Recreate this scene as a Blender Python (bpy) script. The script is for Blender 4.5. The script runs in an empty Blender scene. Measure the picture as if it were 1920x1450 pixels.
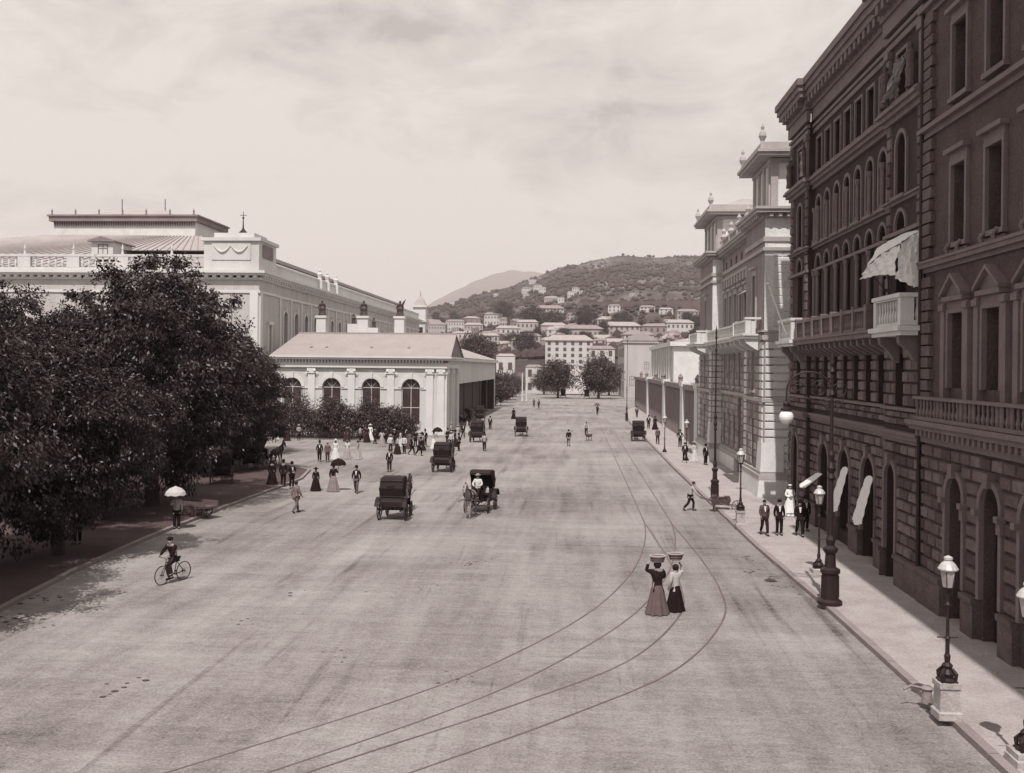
import bpy, bmesh, math, random
from math import *
from mathutils import Vector, Matrix
R = random.Random(7)
sc = bpy.context.scene
COL = sc.collection
# ------------------------------------------------------------------ camera (measured from the photograph's perspective)
F = 1850.0; PSI = atan(120/F); RHO = radians(.6); CH = 8.3
cs, sn = cos(PSI), sin(PSI)
cam = bpy.data.cameras.new('camera'); camo = bpy.data.objects.new('camera', cam); COL.objects.link(camo)
cam.sensor_width = 36; cam.lens = 36*F/1920; cam.shift_x = 0; cam.shift_y = -(725-688)/1920
cam.clip_start = .5; cam.clip_end = 30000
_r = Vector((cs, sn, 0)); _u = Vector((0, 0, 1)); _f = Vector((-sn, cs, 0))
_cr = _r*cos(RHO)+_u*sin(RHO); _cu = _u*cos(RHO)-_r*sin(RHO)
camo.matrix_world = Matrix(((_cr.x, _cu.x, -_f.x, 0), (_cr.y, _cu.y, -_f.y, 0), (_cr.z, _cu.z, -_f.z, CH), (0, 0, 0, 1)))
sc.camera = camo
sc.render.resolution_x = 1024; sc.render.resolution_y = 773

def tint(a, k=1.0):
    kr = max(1.0, .86+.2*-log(max(a, .004)))
    return (min(1, a*(1+(kr-1)*k)), a, a*(.99 if a > .2 else 1.02), 1)
# ------------------------------------------------------------------ world
SUN_EL = radians(57)
w = bpy.data.worlds.new('World'); sc.world = w; w.use_nodes = True
nt = w.node_tree; nt.nodes.clear(); N = nt.nodes.new; L = nt.links.new
out = N('ShaderNodeOutputWorld'); bg = N('ShaderNodeBackground'); bg.inputs['Strength'].default_value = .1
L(bg.outputs[0], out.inputs[0])
sky = N('ShaderNodeTexSky'); sky.sky_type = 'NISHITA'; sky.sun_disc = False; sky.sun_elevation = SUN_EL; sky.sun_rotation = radians(180)
bw = N('ShaderNodeRGBToBW'); L(sky.outputs[0], bw.inputs[0])
tc = N('ShaderNodeTexCoord')
def vmath(op, a, b=None, node=nt):
    n = node.nodes.new('ShaderNodeVectorMath'); n.operation = op; node.links.new(a, n.inputs[0])
    if b is not None:
        if isinstance(b, tuple): n.inputs[1].default_value = b
        else: node.links.new(b, n.inputs[1])
    return n
def smath(op, a, b=None, c=None, node=nt, clamp=False):
    n = node.nodes.new('ShaderNodeMath'); n.operation = op; n.use_clamp = clamp
    for i, v in enumerate((a, b, c)):
        if v is None: continue
        if isinstance(v, (int, float)): n.inputs[i].default_value = v
        else: node.links.new(v, n.inputs[i])
    return n.outputs[0]
def wnoise(sx, sy, sz, scale, detail, rough, off=(0, 0, 0), dist=0):
    m = N('ShaderNodeMapping'); m.inputs['Scale'].default_value = (sx, sy, sz); m.inputs['Location'].default_value = off
    L(tc.outputs['Generated'], m.inputs[0])
    n = N('ShaderNodeTexNoise'); n.inputs['Scale'].default_value = scale; n.inputs['Detail'].default_value = detail
    n.inputs['Roughness'].default_value = rough; n.inputs['Distortion'].default_value = dist
    L(m.outputs[0], n.inputs['Vector']); return n.outputs[0]
n1 = wnoise(1, 1, 1.5, 3.6, 10, .58, (1.3, .4, 2.1), .7)
n2 = wnoise(1, 1, 2.2, 7.5, 9, .6, (4.3, .4, 1.1), .8)
def lobe(px, py, k):            # a cloud bank standing in a fixed direction of the sky
    d = Vector(((px-960), 1850, (688-py))).normalized()
    v = Vector((d.x*cs-d.y*sn, d.x*sn+d.y*cs, d.z)).normalized()
    s = vmath('MULTIPLY', tc.outputs['Generated'], (1, 1, 2.2)).outputs[0]
    q = vmath('DISTANCE', s, (v.x, v.y, v.z*2.2)).outputs['Value']
    return smath('SUBTRACT', 1, smath('DIVIDE', q, k), clamp=True)
c = smath('ADD', smath('MULTIPLY', n1, .58), smath('MULTIPLY', n2, .42))
c = smath('ADD', c, smath('MULTIPLY', lobe(1020, 290, .30), -.15))
c = smath('ADD', c, smath('MULTIPLY', lobe(330, 90, .30), -.08))
c = smath('ADD', c, smath('MULTIPLY', lobe(860, 430, .40), .12))
c = smath('ADD', c, smath('MULTIPLY', lobe(980, 400, .13), .10))
c = smath('ADD', c, smath('MULTIPLY', lobe(1230, 400, .2), .07))
c = smath('ADD', c, smath('MULTIPLY', lobe(620, 200, .25), .07))
cr = N('ShaderNodeValToRGB'); L(c, cr.inputs[0])
cr.color_ramp.elements[0].position = .37; cr.color_ramp.elements[1].position = .55
cr.color_ramp.elements[0].color = (5.7, 5.15, 4.95, 1); cr.color_ramp.elements[1].color = (9.1, 8.3, 7.8, 1)
e = cr.color_ramp.elements.new(.44); e.color = (7.5, 6.8, 6.4, 1)
m1 = N('ShaderNodeMix'); m1.data_type = 'RGBA'; m1.inputs[0].default_value = .9
tn = vmath('MULTIPLY', bw.outputs[0], (1.1, 1, .95))
L(tn.outputs[0], m1.inputs[6]); L(cr.outputs[0], m1.inputs[7]); L(m1.outputs[2], bg.inputs['Color'])
# ------------------------------------------------------------------ sun (almost exactly behind the camera, down the street)
sl = bpy.data.lights.new('sun', 'SUN'); sl.energy = 5.0; sl.angle = radians(.53); sl.color = (1, .93, .88)
so = bpy.data.objects.new('sun', sl); COL.objects.link(so)
S = Vector((-.046, -cos(SUN_EL), sin(SUN_EL))); so.rotation_euler = S.to_track_quat('Z', 'Y').to_euler(); so.location = (0, -30, 60)
vs = sc.view_settings; vs.view_transform = 'Standard'; vs.look = 'None'; vs.exposure = 0; vs.gamma = 1; vs.use_curve_mapping = False
sc.render.engine = 'CYCLES'
# ------------------------------------------------------------------ measuring helpers: a photo pixel seen as a ray from the camera
def ray(px, py):
    a = px-960; b = 688-py; c, s = cos(RHO), sin(RHO)
    u = a*c-b*s; v = a*s+b*c
    return (u*cs-F*sn, u*sn+F*cs, v)
def G(px, py, z=0):
    x, y, w_ = ray(px, py); t = (z-CH)/w_; return Vector((x*t, y*t, z))
def atX(px, py, X):
    x, y, w_ = ray(px, py); t = X/x; return Vector((X, y*t, CH+w_*t))
def atY(px, py, Y):
    x, y, w_ = ray(px, py); t = Y/y; return Vector((x*t, Y, CH+w_*t))
# ------------------------------------------------------------------ materials
MT = {}
def mat(name, a, rough=.85, var=.25, scale=1.0, grain=.12, gscale=22, bump=.0, streak=None, spec=.25, a2=None, metallic=0):
    if name in MT: return MT[name]
    m = bpy.data.materials.new(name); m.use_nodes = True; t = m.node_tree; t.nodes.clear()
    n = t.nodes.new; l = t.links.new
    o = n('ShaderNodeOutputMaterial'); p = n('ShaderNodeBsdfPrincipled'); l(p.outputs[0], o.inputs[0])
    p.inputs['Roughness'].default_value = rough; p.inputs['Specular IOR Level'].default_value = spec; p.inputs['Metallic'].default_value = metallic
    g = n('ShaderNodeNewGeometry')
    def noise(sc_, det, vec=None, scl=(1, 1, 1)):
        mp = n('ShaderNodeMapping'); mp.inputs['Scale'].default_value = scl; l(vec or g.outputs['Position'], mp.inputs[0])
        q = n('ShaderNodeTexNoise'); q.inputs['Scale'].default_value = sc_; q.inputs['Detail'].default_value = det; q.inputs['Roughness'].default_value = .6
        l(mp.outputs[0], q.inputs['Vector']); return q.outputs[0]
    big = noise(scale, 6, scl=streak or (1, 1, 1)); fine = noise(gscale, 3)
    # k = 1 + var*(big-.5)*2 + grain*(fine-.5)*2
    k = smath('ADD', smath('MULTIPLY_ADD', big, 2.6*var, 1-1.3*var, node=t), smath('MULTIPLY_ADD', fine, 2.6*grain, -1.3*grain, node=t), node=t)
    col = n('ShaderNodeMix'); col.data_type = 'RGBA'; col.blend_type = 'MIX'
    lo = tint(max(.004, a*.35)) if a2 is None else tint(a2); hi = tint(min(.92, a*1.65))
    rp = n('ShaderNodeValToRGB'); l(smath('MULTIPLY', k, .5, node=t), rp.inputs[0])
    rp.color_ramp.elements[0].position = .17; rp.color_ramp.elements[0].color = lo
    rp.color_ramp.elements[1].position = .83; rp.color_ramp.elements[1].color = hi
    mid = rp.color_ramp.elements.new(.5); mid.color = tint(a)
    l(rp.outputs[0], p.inputs['Base Color'])
    if bump:
        b = n('ShaderNodeBump'); b.inputs['Strength'].default_value = bump; b.inputs['Distance'].default_value = .05
        l(smath('ADD', big, fine, node=t), b.inputs['Height']); l(b.outputs[0], p.inputs['Normal'])
    MT[name] = m; return m
# ------------------------------------------------------------------ mesh collector
class Face:
    """a wall plane: kind '-Y' (faces the camera), '+X', '-X'; a = world coordinate along the wall, n = outwards"""
    def __init__(s, kind, c): s.k = kind; s.c = c; s.rz = {'-Y': 0, '+X': pi/2, '-X': -pi/2}[kind]
    def pt(s, a, n, z):
        if s.k == '-Y': return (a, s.c-n, z)
        if s.k == '+X': return (s.c+n, a, z)
        return (s.c-n, a, z)
class MB:
    def __init__(s): s.v = []; s.f = []; s.m = []; s.sm = []
    def quad(s, pts, m=0, sm=False):
        i = len(s.v); s.v += [tuple(p) for p in pts]; s.f.append(tuple(range(i, i+len(pts)))); s.m.append(m); s.sm.append(sm)
    def box(s, x0, x1, y0, y1, z0, z1, m=0):
        i = len(s.v); s.v += [(x, y, z) for z in (z0, z1) for y in (y0, y1) for x in (x0, x1)]
        for q in ((0, 2, 3, 1), (4, 5, 7, 6), (0, 1, 5, 4), (2, 6, 7, 3), (0, 4, 6, 2), (1, 3, 7, 5)):
            s.f.append(tuple(i+k for k in q)); s.m.append(m); s.sm.append(False)
        return s
    def fb(s, F_, a0, a1, n0, n1, z0, z1, m=0):
        p = F_.pt(a0, n0, z0); q = F_.pt(a1, n1, z1)
        return s.box(min(p[0], q[0]), max(p[0], q[0]), min(p[1], q[1]), max(p[1], q[1]), z0, z1, m)
    def fp(s, F_, pts, n0, n1, m=0):            # prism from an (a,z) outline between depths n0 and n1
        A = [F_.pt(a, n0, z) for a, z in pts]; B = [F_.pt(a, n1, z) for a, z in pts]
        s.quad(A, m); s.quad(B[::-1], m)
        for k in range(len(pts)):
            j = (k+1) % len(pts); s.quad((A[k], A[j], B[j], B[k]), m)
        return s
    def hull(s, A, B, m=0, caps=True, sm=False):        # two matching rings
        n = len(A)
        for k in range(n):
            j = (k+1) % n; s.quad((A[k], A[j], B[j], B[k]), m, sm)
        if caps: s.quad(A[::-1], m); s.quad(B, m)
        return s
    def tube(s, pts, r, seg=8, m=0, sm=True, caps=True):
        pts = [Vector(p) for p in pts]; rr = r if isinstance(r, (list, tuple)) else [r]*len(pts)
        rings = []; up = None
        for i, p in enumerate(pts):
            t = (pts[min(i+1, len(pts)-1)]-pts[max(i-1, 0)]).normalized()
            if up is None: up = Vector((0, 0, 1)) if abs(t.z) < .9 else Vector((1, 0, 0))
            x = up.cross(t).normalized(); y = t.cross(x).normalized(); up = y
            rings.append([tuple(p+(x*cos(2*pi*k/seg)+y*sin(2*pi*k/seg))*rr[i]) for k in range(seg)])
        for a, b in zip(rings, rings[1:]): s.hull(a, b, m, False, sm)
        if caps: s.quad(rings[0][::-1], m); s.quad(rings[-1], m)
        return s
    def lathe(s, prof, c=(0, 0, 0), seg=12, m=0, sm=True, sx=1, sy=1, rot=0):
        rings = [[(c[0]+r*cos(rot+2*pi*k/seg)*sx, c[1]+r*sin(rot+2*pi*k/seg)*sy, c[2]+z) for k in range(seg)] for r, z in prof]
        for a, b in zip(rings, rings[1:]): s.hull(a, b, m, False, sm)
        if prof[0][0] > .001: s.quad(rings[0][::-1], m)
        if prof[-1][0] > .001: s.quad(rings[-1], m)
        return s
    def ball(s, c, r, m=0, seg=10, sx=1, sy=1, sz=1):
        k = seg//2
        return s.lathe([(max(.0005, r*sin(pi*i/k)), -r*cos(pi*i/k)*sz) for i in range(k+1)], c, seg, m, True, sx, sy)
    def mesh(s, name, mats):
        me = bpy.data.meshes.new(name); me.from_pydata(s.v, [], s.f)
        for m in mats: me.materials.append(m)
        me.polygons.foreach_set('material_index', s.m); me.polygons.foreach_set('use_smooth', s.sm); me.update(); return me
    def build(s, name, mats, parent=None, loc=None):
        if not isinstance(mats, (list, tuple)): mats = [mats]
        o = bpy.data.objects.new(name, s.mesh(name, mats)); COL.objects.link(o)
        if parent is not None:
            o.parent = parent
            if loc is None: o.location = -root_loc(parent)
        if loc is not None: o.location = loc
        return o
def root_loc(p):
    v = Vector(p.location)
    while p.parent: p = p.parent; v += Vector(p.location)
    return v
def tag(o, label=None, cat=None, group=None, kind=None):
    for k, v in (('label', label), ('category', cat), ('group', group), ('kind', kind)):
        if v: o[k] = v
    return o
def empty(name, loc, label, cat, group=None, rz=0):
    o = bpy.data.objects.new(name, None); COL.objects.link(o); o.location = loc; o.rotation_euler.z = rz; o.empty_display_size = .3
    return tag(o, label, cat, group)
def put(name, me, parent, loc=(0, 0, 0), rz=0):
    o = bpy.data.objects.new(name, me); COL.objects.link(o); o.parent = parent; o.location = loc; o.rotation_euler = (0, 0, rz); return o
def kids(o): return [c for c in bpy.data.objects if c.parent == o]
def copy_tree(o, parent=None):
    c = o.copy(); COL.objects.link(c); c.parent = parent
    for ch in o.children: copy_tree(ch, c)
    return c

# palette
DUST = None
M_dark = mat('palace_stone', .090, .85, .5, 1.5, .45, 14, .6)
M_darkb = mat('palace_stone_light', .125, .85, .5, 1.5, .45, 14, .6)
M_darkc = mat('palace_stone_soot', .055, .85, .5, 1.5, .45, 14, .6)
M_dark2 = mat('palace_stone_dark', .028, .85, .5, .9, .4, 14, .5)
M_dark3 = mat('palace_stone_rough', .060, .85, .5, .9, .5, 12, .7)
M_trim = mat('palace_trim', .13, .75, .3, 1.3, .2, 12, .2)
M_pale = mat('pale_stone', .60, .85, .3, .8, .25, 8, .25, streak=(1, 1, .3))  # tower stone, its tone raised to carry the sunlight on the end walls
M_tshade = mat('tower_wall_shade_tone', .20, .85, .35, .8, .3, 8, .3, streak=(1, 1, .3))  # same tower stone, street-side shade put into a darker colour
M_pale2 = mat('pale_trim', .56, .85, .2, .9, .12, 9, .15)
M_rust = mat('rusticated_stone', .22, .85, .3, .8, .2, 9, .3)  # darker stone; on the towers its tone includes the street-side shade
M_white = mat('white_plaster', .50, .9, .24, .5, .12, 6, .1, streak=(1, 1, .18))
M_white2 = mat('white_trim', .56, .85, .14, .4, .08, 6, .1)
M_side = mat('station_plaster', .40, .9, .3, .6, .2, 4, .15, streak=(1, 1, .2))
M_glass = mat('window_glass', .035, .18, .4, .8, .1, 3, 0, spec=.5)
M_dglass = mat('dark_glass', .006, .3, .4, .8, .1, 3, 0, spec=.25)
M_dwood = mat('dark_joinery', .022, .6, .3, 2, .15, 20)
M_wood = mat('window_wood', .085, .6, .3, 2, .15, 20)
M_woodpale = mat('window_wood_pale', .28, .6, .3, 2, .15, 20)
M_iron = mat('black_iron', .014, .55, .3, 3, .2, 30, spec=.3)
M_roof = mat('roof_slate_pale', .30, .85, .22, .35, .2, 4, .2)
M_roofd = mat('roof_tile', .17, .85, .3, .4, .25, 3, .2)
M_leaf = mat('leaf_dark', .0105, .45, .6, .45, .3, 7, spec=.42)
M_leaf2 = mat('leaf_hedge', .030, .5, .5, .8, .3, 7, spec=.5)
M_bark = mat('bark', .05, .9, .4, 3, .3, 20, .5)
M_cloth = mat('white_canvas', .68, .8, .08, 1.5, .06, 20)
M_leather = mat('black_leather', .010, .6, .4, 3, .2, 40, spec=.22)
M_carr = mat('carriage_lacquer', .009, .25, .3, 3, .1, 40, spec=.6)
M_wheel = mat('wheel_wood', .05, .5, .3, 4, .1, 40)
M_skin = mat('skin', .24, .6, .15, 4, .08, 30)
M_rail = mat('rail_steel', .12, .6, .7, .5, .3, 20, spec=.3)
# ------------------------------------------------------------------ ground
def ground_mat():
    m = bpy.data.materials.new('street_dust'); m.use_nodes = True; t = m.node_tree; t.nodes.clear(); n = t.nodes.new; l = t.links.new
    o = n('ShaderNodeOutputMaterial'); p = n('ShaderNodeBsdfPrincipled'); l(p.outputs[0], o.inputs[0]); p.inputs['Roughness'].default_value = .95; p.inputs['Specular IOR Level'].default_value = .1
    g = n('ShaderNodeNewGeometry')
    def noise(scale, det, scl=(1, 1, 1), rot=0, dist=0, rough=.6):
        mp = n('ShaderNodeMapping'); mp.inputs['Scale'].default_value = scl; mp.inputs['Rotation'].default_value = (0, 0, rot); l(g.outputs['Position'], mp.inputs[0])
        q = n('ShaderNodeTexNoise'); q.inputs['Scale'].default_value = scale; q.inputs['Detail'].default_value = det; q.inputs['Roughness'].default_value = rough; q.inputs['Distortion'].default_value = dist
        l(mp.outputs[0], q.inputs['Vector']); return q.outputs[0]
    a = noise(.09, 5, dist=.6)                                        # large worn areas
    b = noise(.9, 6, (1, .10, 1), -.06, .3)                           # wheel streaks along the street
    b2 = noise(1.1, 6, (.12, 1, 1), .35, .4)                          # streaks across the square
    c_ = noise(14, 4, rough=.7); c2 = noise(55, 2, rough=.8)          # gravel
    k = smath('MULTIPLY_ADD', a, .75, -.375, node=t)
    k = smath('ADD', k, smath('MULTIPLY_ADD', b, .55, -.275, node=t), node=t)
    k = smath('ADD', k, smath('MULTIPLY_ADD', b2, .35, -.175, node=t), node=t)
    k = smath('ADD', k, smath('MULTIPLY_ADD', c_, .95, -.475, node=t), node=t)
    k = smath('ADD', k, smath('MULTIPLY_ADD', c2, .55, -.275, node=t), node=t)
    c3 = noise(4.5, 4, (.6, 1, 1), rough=.7)                          # trodden patches
    k = smath('ADD', k, smath('MULTIPLY_ADD', c3, .5, -.25, node=t), node=t)
    for (sc_, scl, rot, lo_, hi_, amt) in ((1.5, (1, .035, 1), -.03, .60, .70, -.16), (1.9, (1, .05, 1), .25, .61, .72, -.13), (1.3, (.05, 1, 1), .5, .62, .72, -.12)):     # wheel ruts
        r_ = n('ShaderNodeMapRange'); l(noise(sc_, 5, scl, rot, .25), r_.inputs[0]); r_.inputs[1].default_value = lo_; r_.inputs[2].default_value = hi_; r_.inputs[3].default_value = 0; r_.inputs[4].default_value = amt
        k = smath('ADD', k, r_.outputs[0], node=t)
    dark = n('ShaderNodeMapRange'); l(noise(.55, 4, (1, .5, 1), .2, .5), dark.inputs[0]); dark.inputs[1].default_value = .69; dark.inputs[2].default_value = .80; dark.inputs[3].default_value = 0; dark.inputs[4].default_value = -.3
    k = smath('ADD', k, dark.outputs[0], node=t)
    rp = n('ShaderNodeValToRGB'); l(smath('MULTIPLY_ADD', k, .8, .5, node=t), rp.inputs[0])
    es = rp.color_ramp.elements; es[0].position = .16; es[0].color = tint(.045, .55); es[1].position = .86; es[1].color = tint(.39, .55)
    q = es.new(.5); q.color = tint(.218, .55)
    l(rp.outputs[0], p.inputs['Base Color'])
    bp = n('ShaderNodeBump'); bp.inputs['Strength'].default_value = .35; bp.inputs['Distance'].default_value = .04; l(smath('ADD', c_, b, node=t), bp.inputs['Height']); l(bp.outputs[0], p.inputs['Normal'])
    return m
M_ground = ground_mat()
M_walk = mat('pavement_stone', .30, .9, .34, .8, .34, 12, .3)
M_kerb = mat('kerb_stone', .21, .9, .3, .8, .2, 20, .3)
M_earth = mat('park_earth', .06, .95, .35, .6, .3, 14, .3)  # even tone, darkened to carry the deep shade under the trees
def hill_mat():
    m = bpy.data.materials.new('hillside'); m.use_nodes = True; t = m.node_tree; t.nodes.clear(); n = t.nodes.new; l = t.links.new
    o = n('ShaderNodeOutputMaterial'); p = n('ShaderNodeBsdfPrincipled'); l(p.outputs[0], o.inputs[0]); p.inputs['Roughness'].default_value = 1; p.inputs['Specular IOR Level'].default_value = 0
    g = n('ShaderNodeNewGeometry')
    def noise(scale, det, scl=(1, 1, 1), dist=0):
        mp = n('ShaderNodeMapping'); mp.inputs['Scale'].default_value = scl; l(g.outputs['Position'], mp.inputs[0])
        q = n('ShaderNodeTexNoise'); q.inputs['Scale'].default_value = scale; q.inputs['Detail'].default_value = det; q.inputs['Distortion'].default_value = dist; l(mp.outputs[0], q.inputs['Vector']); return q.outputs[0]
    k = smath('ADD', smath('MULTIPLY', noise(.006, 8, (1, .5, 2), 1.2), .7, node=t), smath('MULTIPLY', noise(.05, 5), .3, node=t), node=t)
    rp = n('ShaderNodeValToRGB'); l(k, rp.inputs[0]); es = rp.color_ramp.elements
    es[0].position = .36; es[0].color = tint(.025, .45); es[1].position = .66; es[1].color = tint(.17, .6); q = es.new(.5); q.color = tint(.065, .5)
    l(rp.outputs[0], p.inputs['Base Color']); return m
M_hill = hill_mat()
M_mount = mat('far_mountain_rock', .15, 1, .3, .002, .1, .02)
CREST = [(300, 640), (790, 583), (870, 560), (940, 541), (1000, 519), (1060, 497), (1110, 485), (1180, 478), (1320, 474), (2400, 474)]
def interp(tab, x):
    if x <= tab[0][0]: return tab[0][1]
    for (a, b), (c, d) in zip(tab, tab[1:]):
        if x <= c: return b+(d-b)*(x-a)/(c-a)
    return tab[-1][1]
PROF = [(330, 0), (500, 14), (700, 34), (900, 55), (1300, 98), (1800, 180), (2400, 283), (2900, 292), (4000, 150)]
def smooth_terrain(X, Y):
    d = -X*sn+Y*cs
    if d < 330: return 0.
    px = 960+F*(X*cs+Y*sn)/d
    s = (interp(CREST, px)-690)/(474-690)
    return s*interp(PROF, d)
def terrain(X, Y):
    z = smooth_terrain(X, Y)
    if z <= 0: return 0.
    k = min(1, z/60)
    return max(0, z+k*(6*sin(X*.011+1)*sin(Y*.008)+3*sin(X*.031+Y*.02)+2*sin(X*.05-Y*.043)))
def GT(px, py):                                   # where the ray through a pixel meets the hillside
    x, y, w_ = ray(px, py); t = 300/y
    while t*y < 4000:
        if CH+w_*t <= terrain(x*t, y*t): break
        t *= 1.004
    return Vector((x*t, y*t, terrain(x*t, y*t)))
# near ground: one flat sheet; the hill sheet starts under it and rises
gm = MB(); gm.quad(((-900, -120, 0), (900, -120, 0), (900, 420, 0), (-900, 420, 0)))
tag(gm.build('ground', M_ground), kind='structure')
hm = MB(); rows = [(1.033**i)*320 for i in range(0, 82)]; NC = 220
for j, d in enumerate(rows):
    for i in range(NC+1):
        px = -900+4000*i/NC; X0 = (px-960)/F*d; X = X0*cs-d*sn; Y = X0*sn+d*cs
        hm.v.append((X, Y, terrain(X, Y)-(.6 if d < 345 else 0)))
for j in range(len(rows)-1):
    for i in range(NC):
        a = j*(NC+1)+i; hm.f.append((a, a+1, a+NC+2, a+NC+1)); hm.m.append(0); hm.sm.append(True)
tag(hm.build('hillside_terrain', M_hill), kind='structure')
# far mountain
MC = [(500, 640), (700, 612), (790, 583), (820, 566), (860, 545), (885, 530), (910, 520), (950, 512), (1010, 511), (1060, 516), (1120, 530), (1300, 560), (2000, 600)]
mm = MB(); ncol = 160; depth = [5200, 5500, 5800, 6100, 6400, 6900, 7600]
hk = [0, .35, .66, .9, 1, .8, .3]
for j, d in enumerate(depth):
    for i in range(ncol+1):
        px = 400+1600*i/ncol; y = interp(MC, px); H_ = (690-y)/F*6400+CH
        X0 = (px-960)/F*d; X = X0*cs-d*sn; Y = X0*sn+d*cs
        mm.v.append((X, Y, H_*hk[j]*(1+.012*sin(px*.05+j)+.006*sin(px*.17+j*2))))
for j in range(len(depth)-1):
    for i in range(ncol):
        a = j*(ncol+1)+i; mm.f.append((a, a+1, a+ncol+2, a+ncol+1)); mm.m.append(0); mm.sm.append(True)
tag(mm.build('far_mountains', M_mount), kind='structure')
# wide sheet below everything to the horizon
# pavement right
KR = [(8.95, -20), (8.9, 15), (8.85, 25), (8.7, 35), (8.4, 46), (8.3, 57), (8.1, 82), (8.1, 110), (8.1, 150), (9.0, 185), (11.5, 207)]
m_ = MB()
for (x0, y0), (x1, y1) in zip(KR, KR[1:]):
    m_.quad(((x0+.22, y0, .15), (16, y0, .15), (16, y1, .15), (x1+.22, y1, .15)))
tag(m_.build('right_pavement', M_walk), kind='structure')
m_ = MB()
def kerbline(m_, pts, wd, h=.15, gap=.02, ln=1.6, side=1):
    acc = []
    for (x0, y0), (x1, y1) in zip(pts, pts[1:]):
        L_ = hypot(x1-x0, y1-y0); n = max(1, int(L_/ln))
        for k in range(n):
            a, b = (k+gap/2)/n, (k+1-gap/2)/n
            ax, ay, bx, by = x0+(x1-x0)*a, y0+(y1-y0)*a, x0+(x1-x0)*b, y0+(y1-y0)*b
            nx, ny = (y1-y0)/L_*side, -(x1-x0)/L_*side
            hh = h+R.uniform(-.008, .008); j = R.uniform(-.012, .012)
            A = [(ax+nx*j, ay+ny*j), (bx+nx*j, by+ny*j), (bx+nx*wd, by+ny*wd), (ax+nx*wd, ay+ny*wd)]
            m_.hull([(p[0], p[1], -.02) for p in A], [(p[0], p[1], hh+.004) for p in A])
kerbline(m_, KR, .24)
tag(m_.build('right_kerb', M_kerb), kind='structure')
# pavement left, park
KL = [(-18.2, 14), (-18.6, 22), (-18.9, 31.4), (-19.6, 38), (-19.95, 45), (-20.0, 54), (-19.8, 62), (-19.6, 70), (-20.6, 76), (-23.5, 79.5), (-30, 82)]
m_ = MB()
for (x0, y0), (x1, y1) in zip(KL, KL[1:]):
    m_.quad(((-70, y0, .13), (x0-.2, y0, .13), (x1-.2, y1, .13), (-70, y1, .13)))
tag(m_.build('park_ground', M_earth), kind='structure')
m_ = MB(); kerbline(m_, KL, .22, .14, side=-1)
tag(m_.build('left_kerb', M_kerb), kind='structure')
# tramway: rails swing out of the street to the left foreground
def bez(P, n=90):
    # Catmull-Rom through the points
    o = []
    for i in range(1, len(P)-2):
        for k in range(n//(len(P)-3)):
            t = k/(n//(len(P)-3)); p0, p1, p2, p3 = P[i-1], P[i], P[i+1], P[i+2]
            o.append(tuple(.5*((2*p1[c])+(-p0[c]+p2[c])*t+(2*p0[c]-5*p1[c]+4*p2[c]-p3[c])*t*t+(-p0[c]+3*p1[c]-3*p2[c]+p3[c])*t**3) for c in (0, 1)))
    return o
T1 = [(3.9, 250), (4.0, 200), (4.3, 120), (4.4, 82), (4.45, 60), (4.4, 52), (3.85, 45.5), (2.9, 39.5), (1.2, 33.3), (-1.3, 27.7), (-3.7, 23.9), (-7.2, 19.6), (-12, 14), (-16, 9)]
T2 = [(4.4, 60), (4.45, 54), (4.65, 48), (4.8, 42.8), (4.75, 37.5), (4.25, 33.3), (2.3, 28.0), (-.65, 24), (-4.4, 19.8), (-9, 14.5), (-13, 10)]
for nm, T in (('main', T1), ('branch', T2)):
    pts = bez([Vector(p).to_tuple() for p in T], 120); m_ = MB(); g_ = MB()
    for off in (-.72, .72):
        A = []
        for i, p in enumerate(pts):
            q = Vector(pts[min(i+1, len(pts)-1)])-Vector(pts[max(i-1, 0)]); q.normalize(); nrm = Vector((-q.y, q.x))
            A.append((Vector(p), nrm))
        for (p, n_), (q, k_) in zip(A, A[1:]):
            for o0, o1, zz, mi in ((off-.02, off+.02, .006, 0), (off+.022, off+.045, .0055, 1)):
                a, b, c_, d_ = p+n_*o0, p+n_*o1, q+k_*o1, q+k_*o0
                m_.quad(((a.x, a.y, zz+(.002 if nm == 'branch' else 0)), (b.x, b.y, zz+(.002 if nm == 'branch' else 0)), (c_.x, c_.y, zz+(.002 if nm == 'branch' else 0)), (d_.x, d_.y, zz+(.002 if nm == 'branch' else 0))), mi)
    tag(m_.build('tram_track', [M_rail, mat('rail_groove', .085, .9, .6, .6)]), 'tram rails of the '+('long curve running up the street' if nm == 'main' else 'outer curve sweeping nearest the right pavement'), 'tram rails', kind='structure')
# ------------------------------------------------------------------ wall pieces
def zarc(uc, w_, zt, n=14, full=True):
    r = w_/2; zs = zt-r
    return [(uc-r*cos(pi*k/n), zs+r*sin(pi*k/n)) for k in range(n+1)], zs
def wall(m, F_, a0, a1, z0, z1, ops, th=.5, n=0., mi=0, back=True):
    """one storey of masonry with real openings; ops = (centre, width, z bottom, z top, arched)"""
    ops = sorted(ops); a = a0
    for (uc, w_, zb, zt, ar) in ops:
        l, r = uc-w_/2, uc+w_/2
        if l > a+.001: m.fb(F_, a, l, n-th, n, z0, z1, mi)
        if zb > z0+.001: m.fb(F_, l, r, n-th, n, z0, zb, mi)
        if ar:
            P, zs = zarc(uc, w_, zt)
            h = len(P)//2
            m.fp(F_, [P[0], *P[1:h+1], (uc, z1), (l, z1)], n, n-th, mi)
            m.fp(F_, [P[h], *P[h+1:], (r, z1), (uc, z1)], n, n-th, mi)
        elif zt < z1-.001: m.fb(F_, l, r, n-th, n, zt, z1, mi)
        a = r
    if a < a1-.001: m.fb(F_, a, a1, n-th, n, z0, z1, mi)
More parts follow.
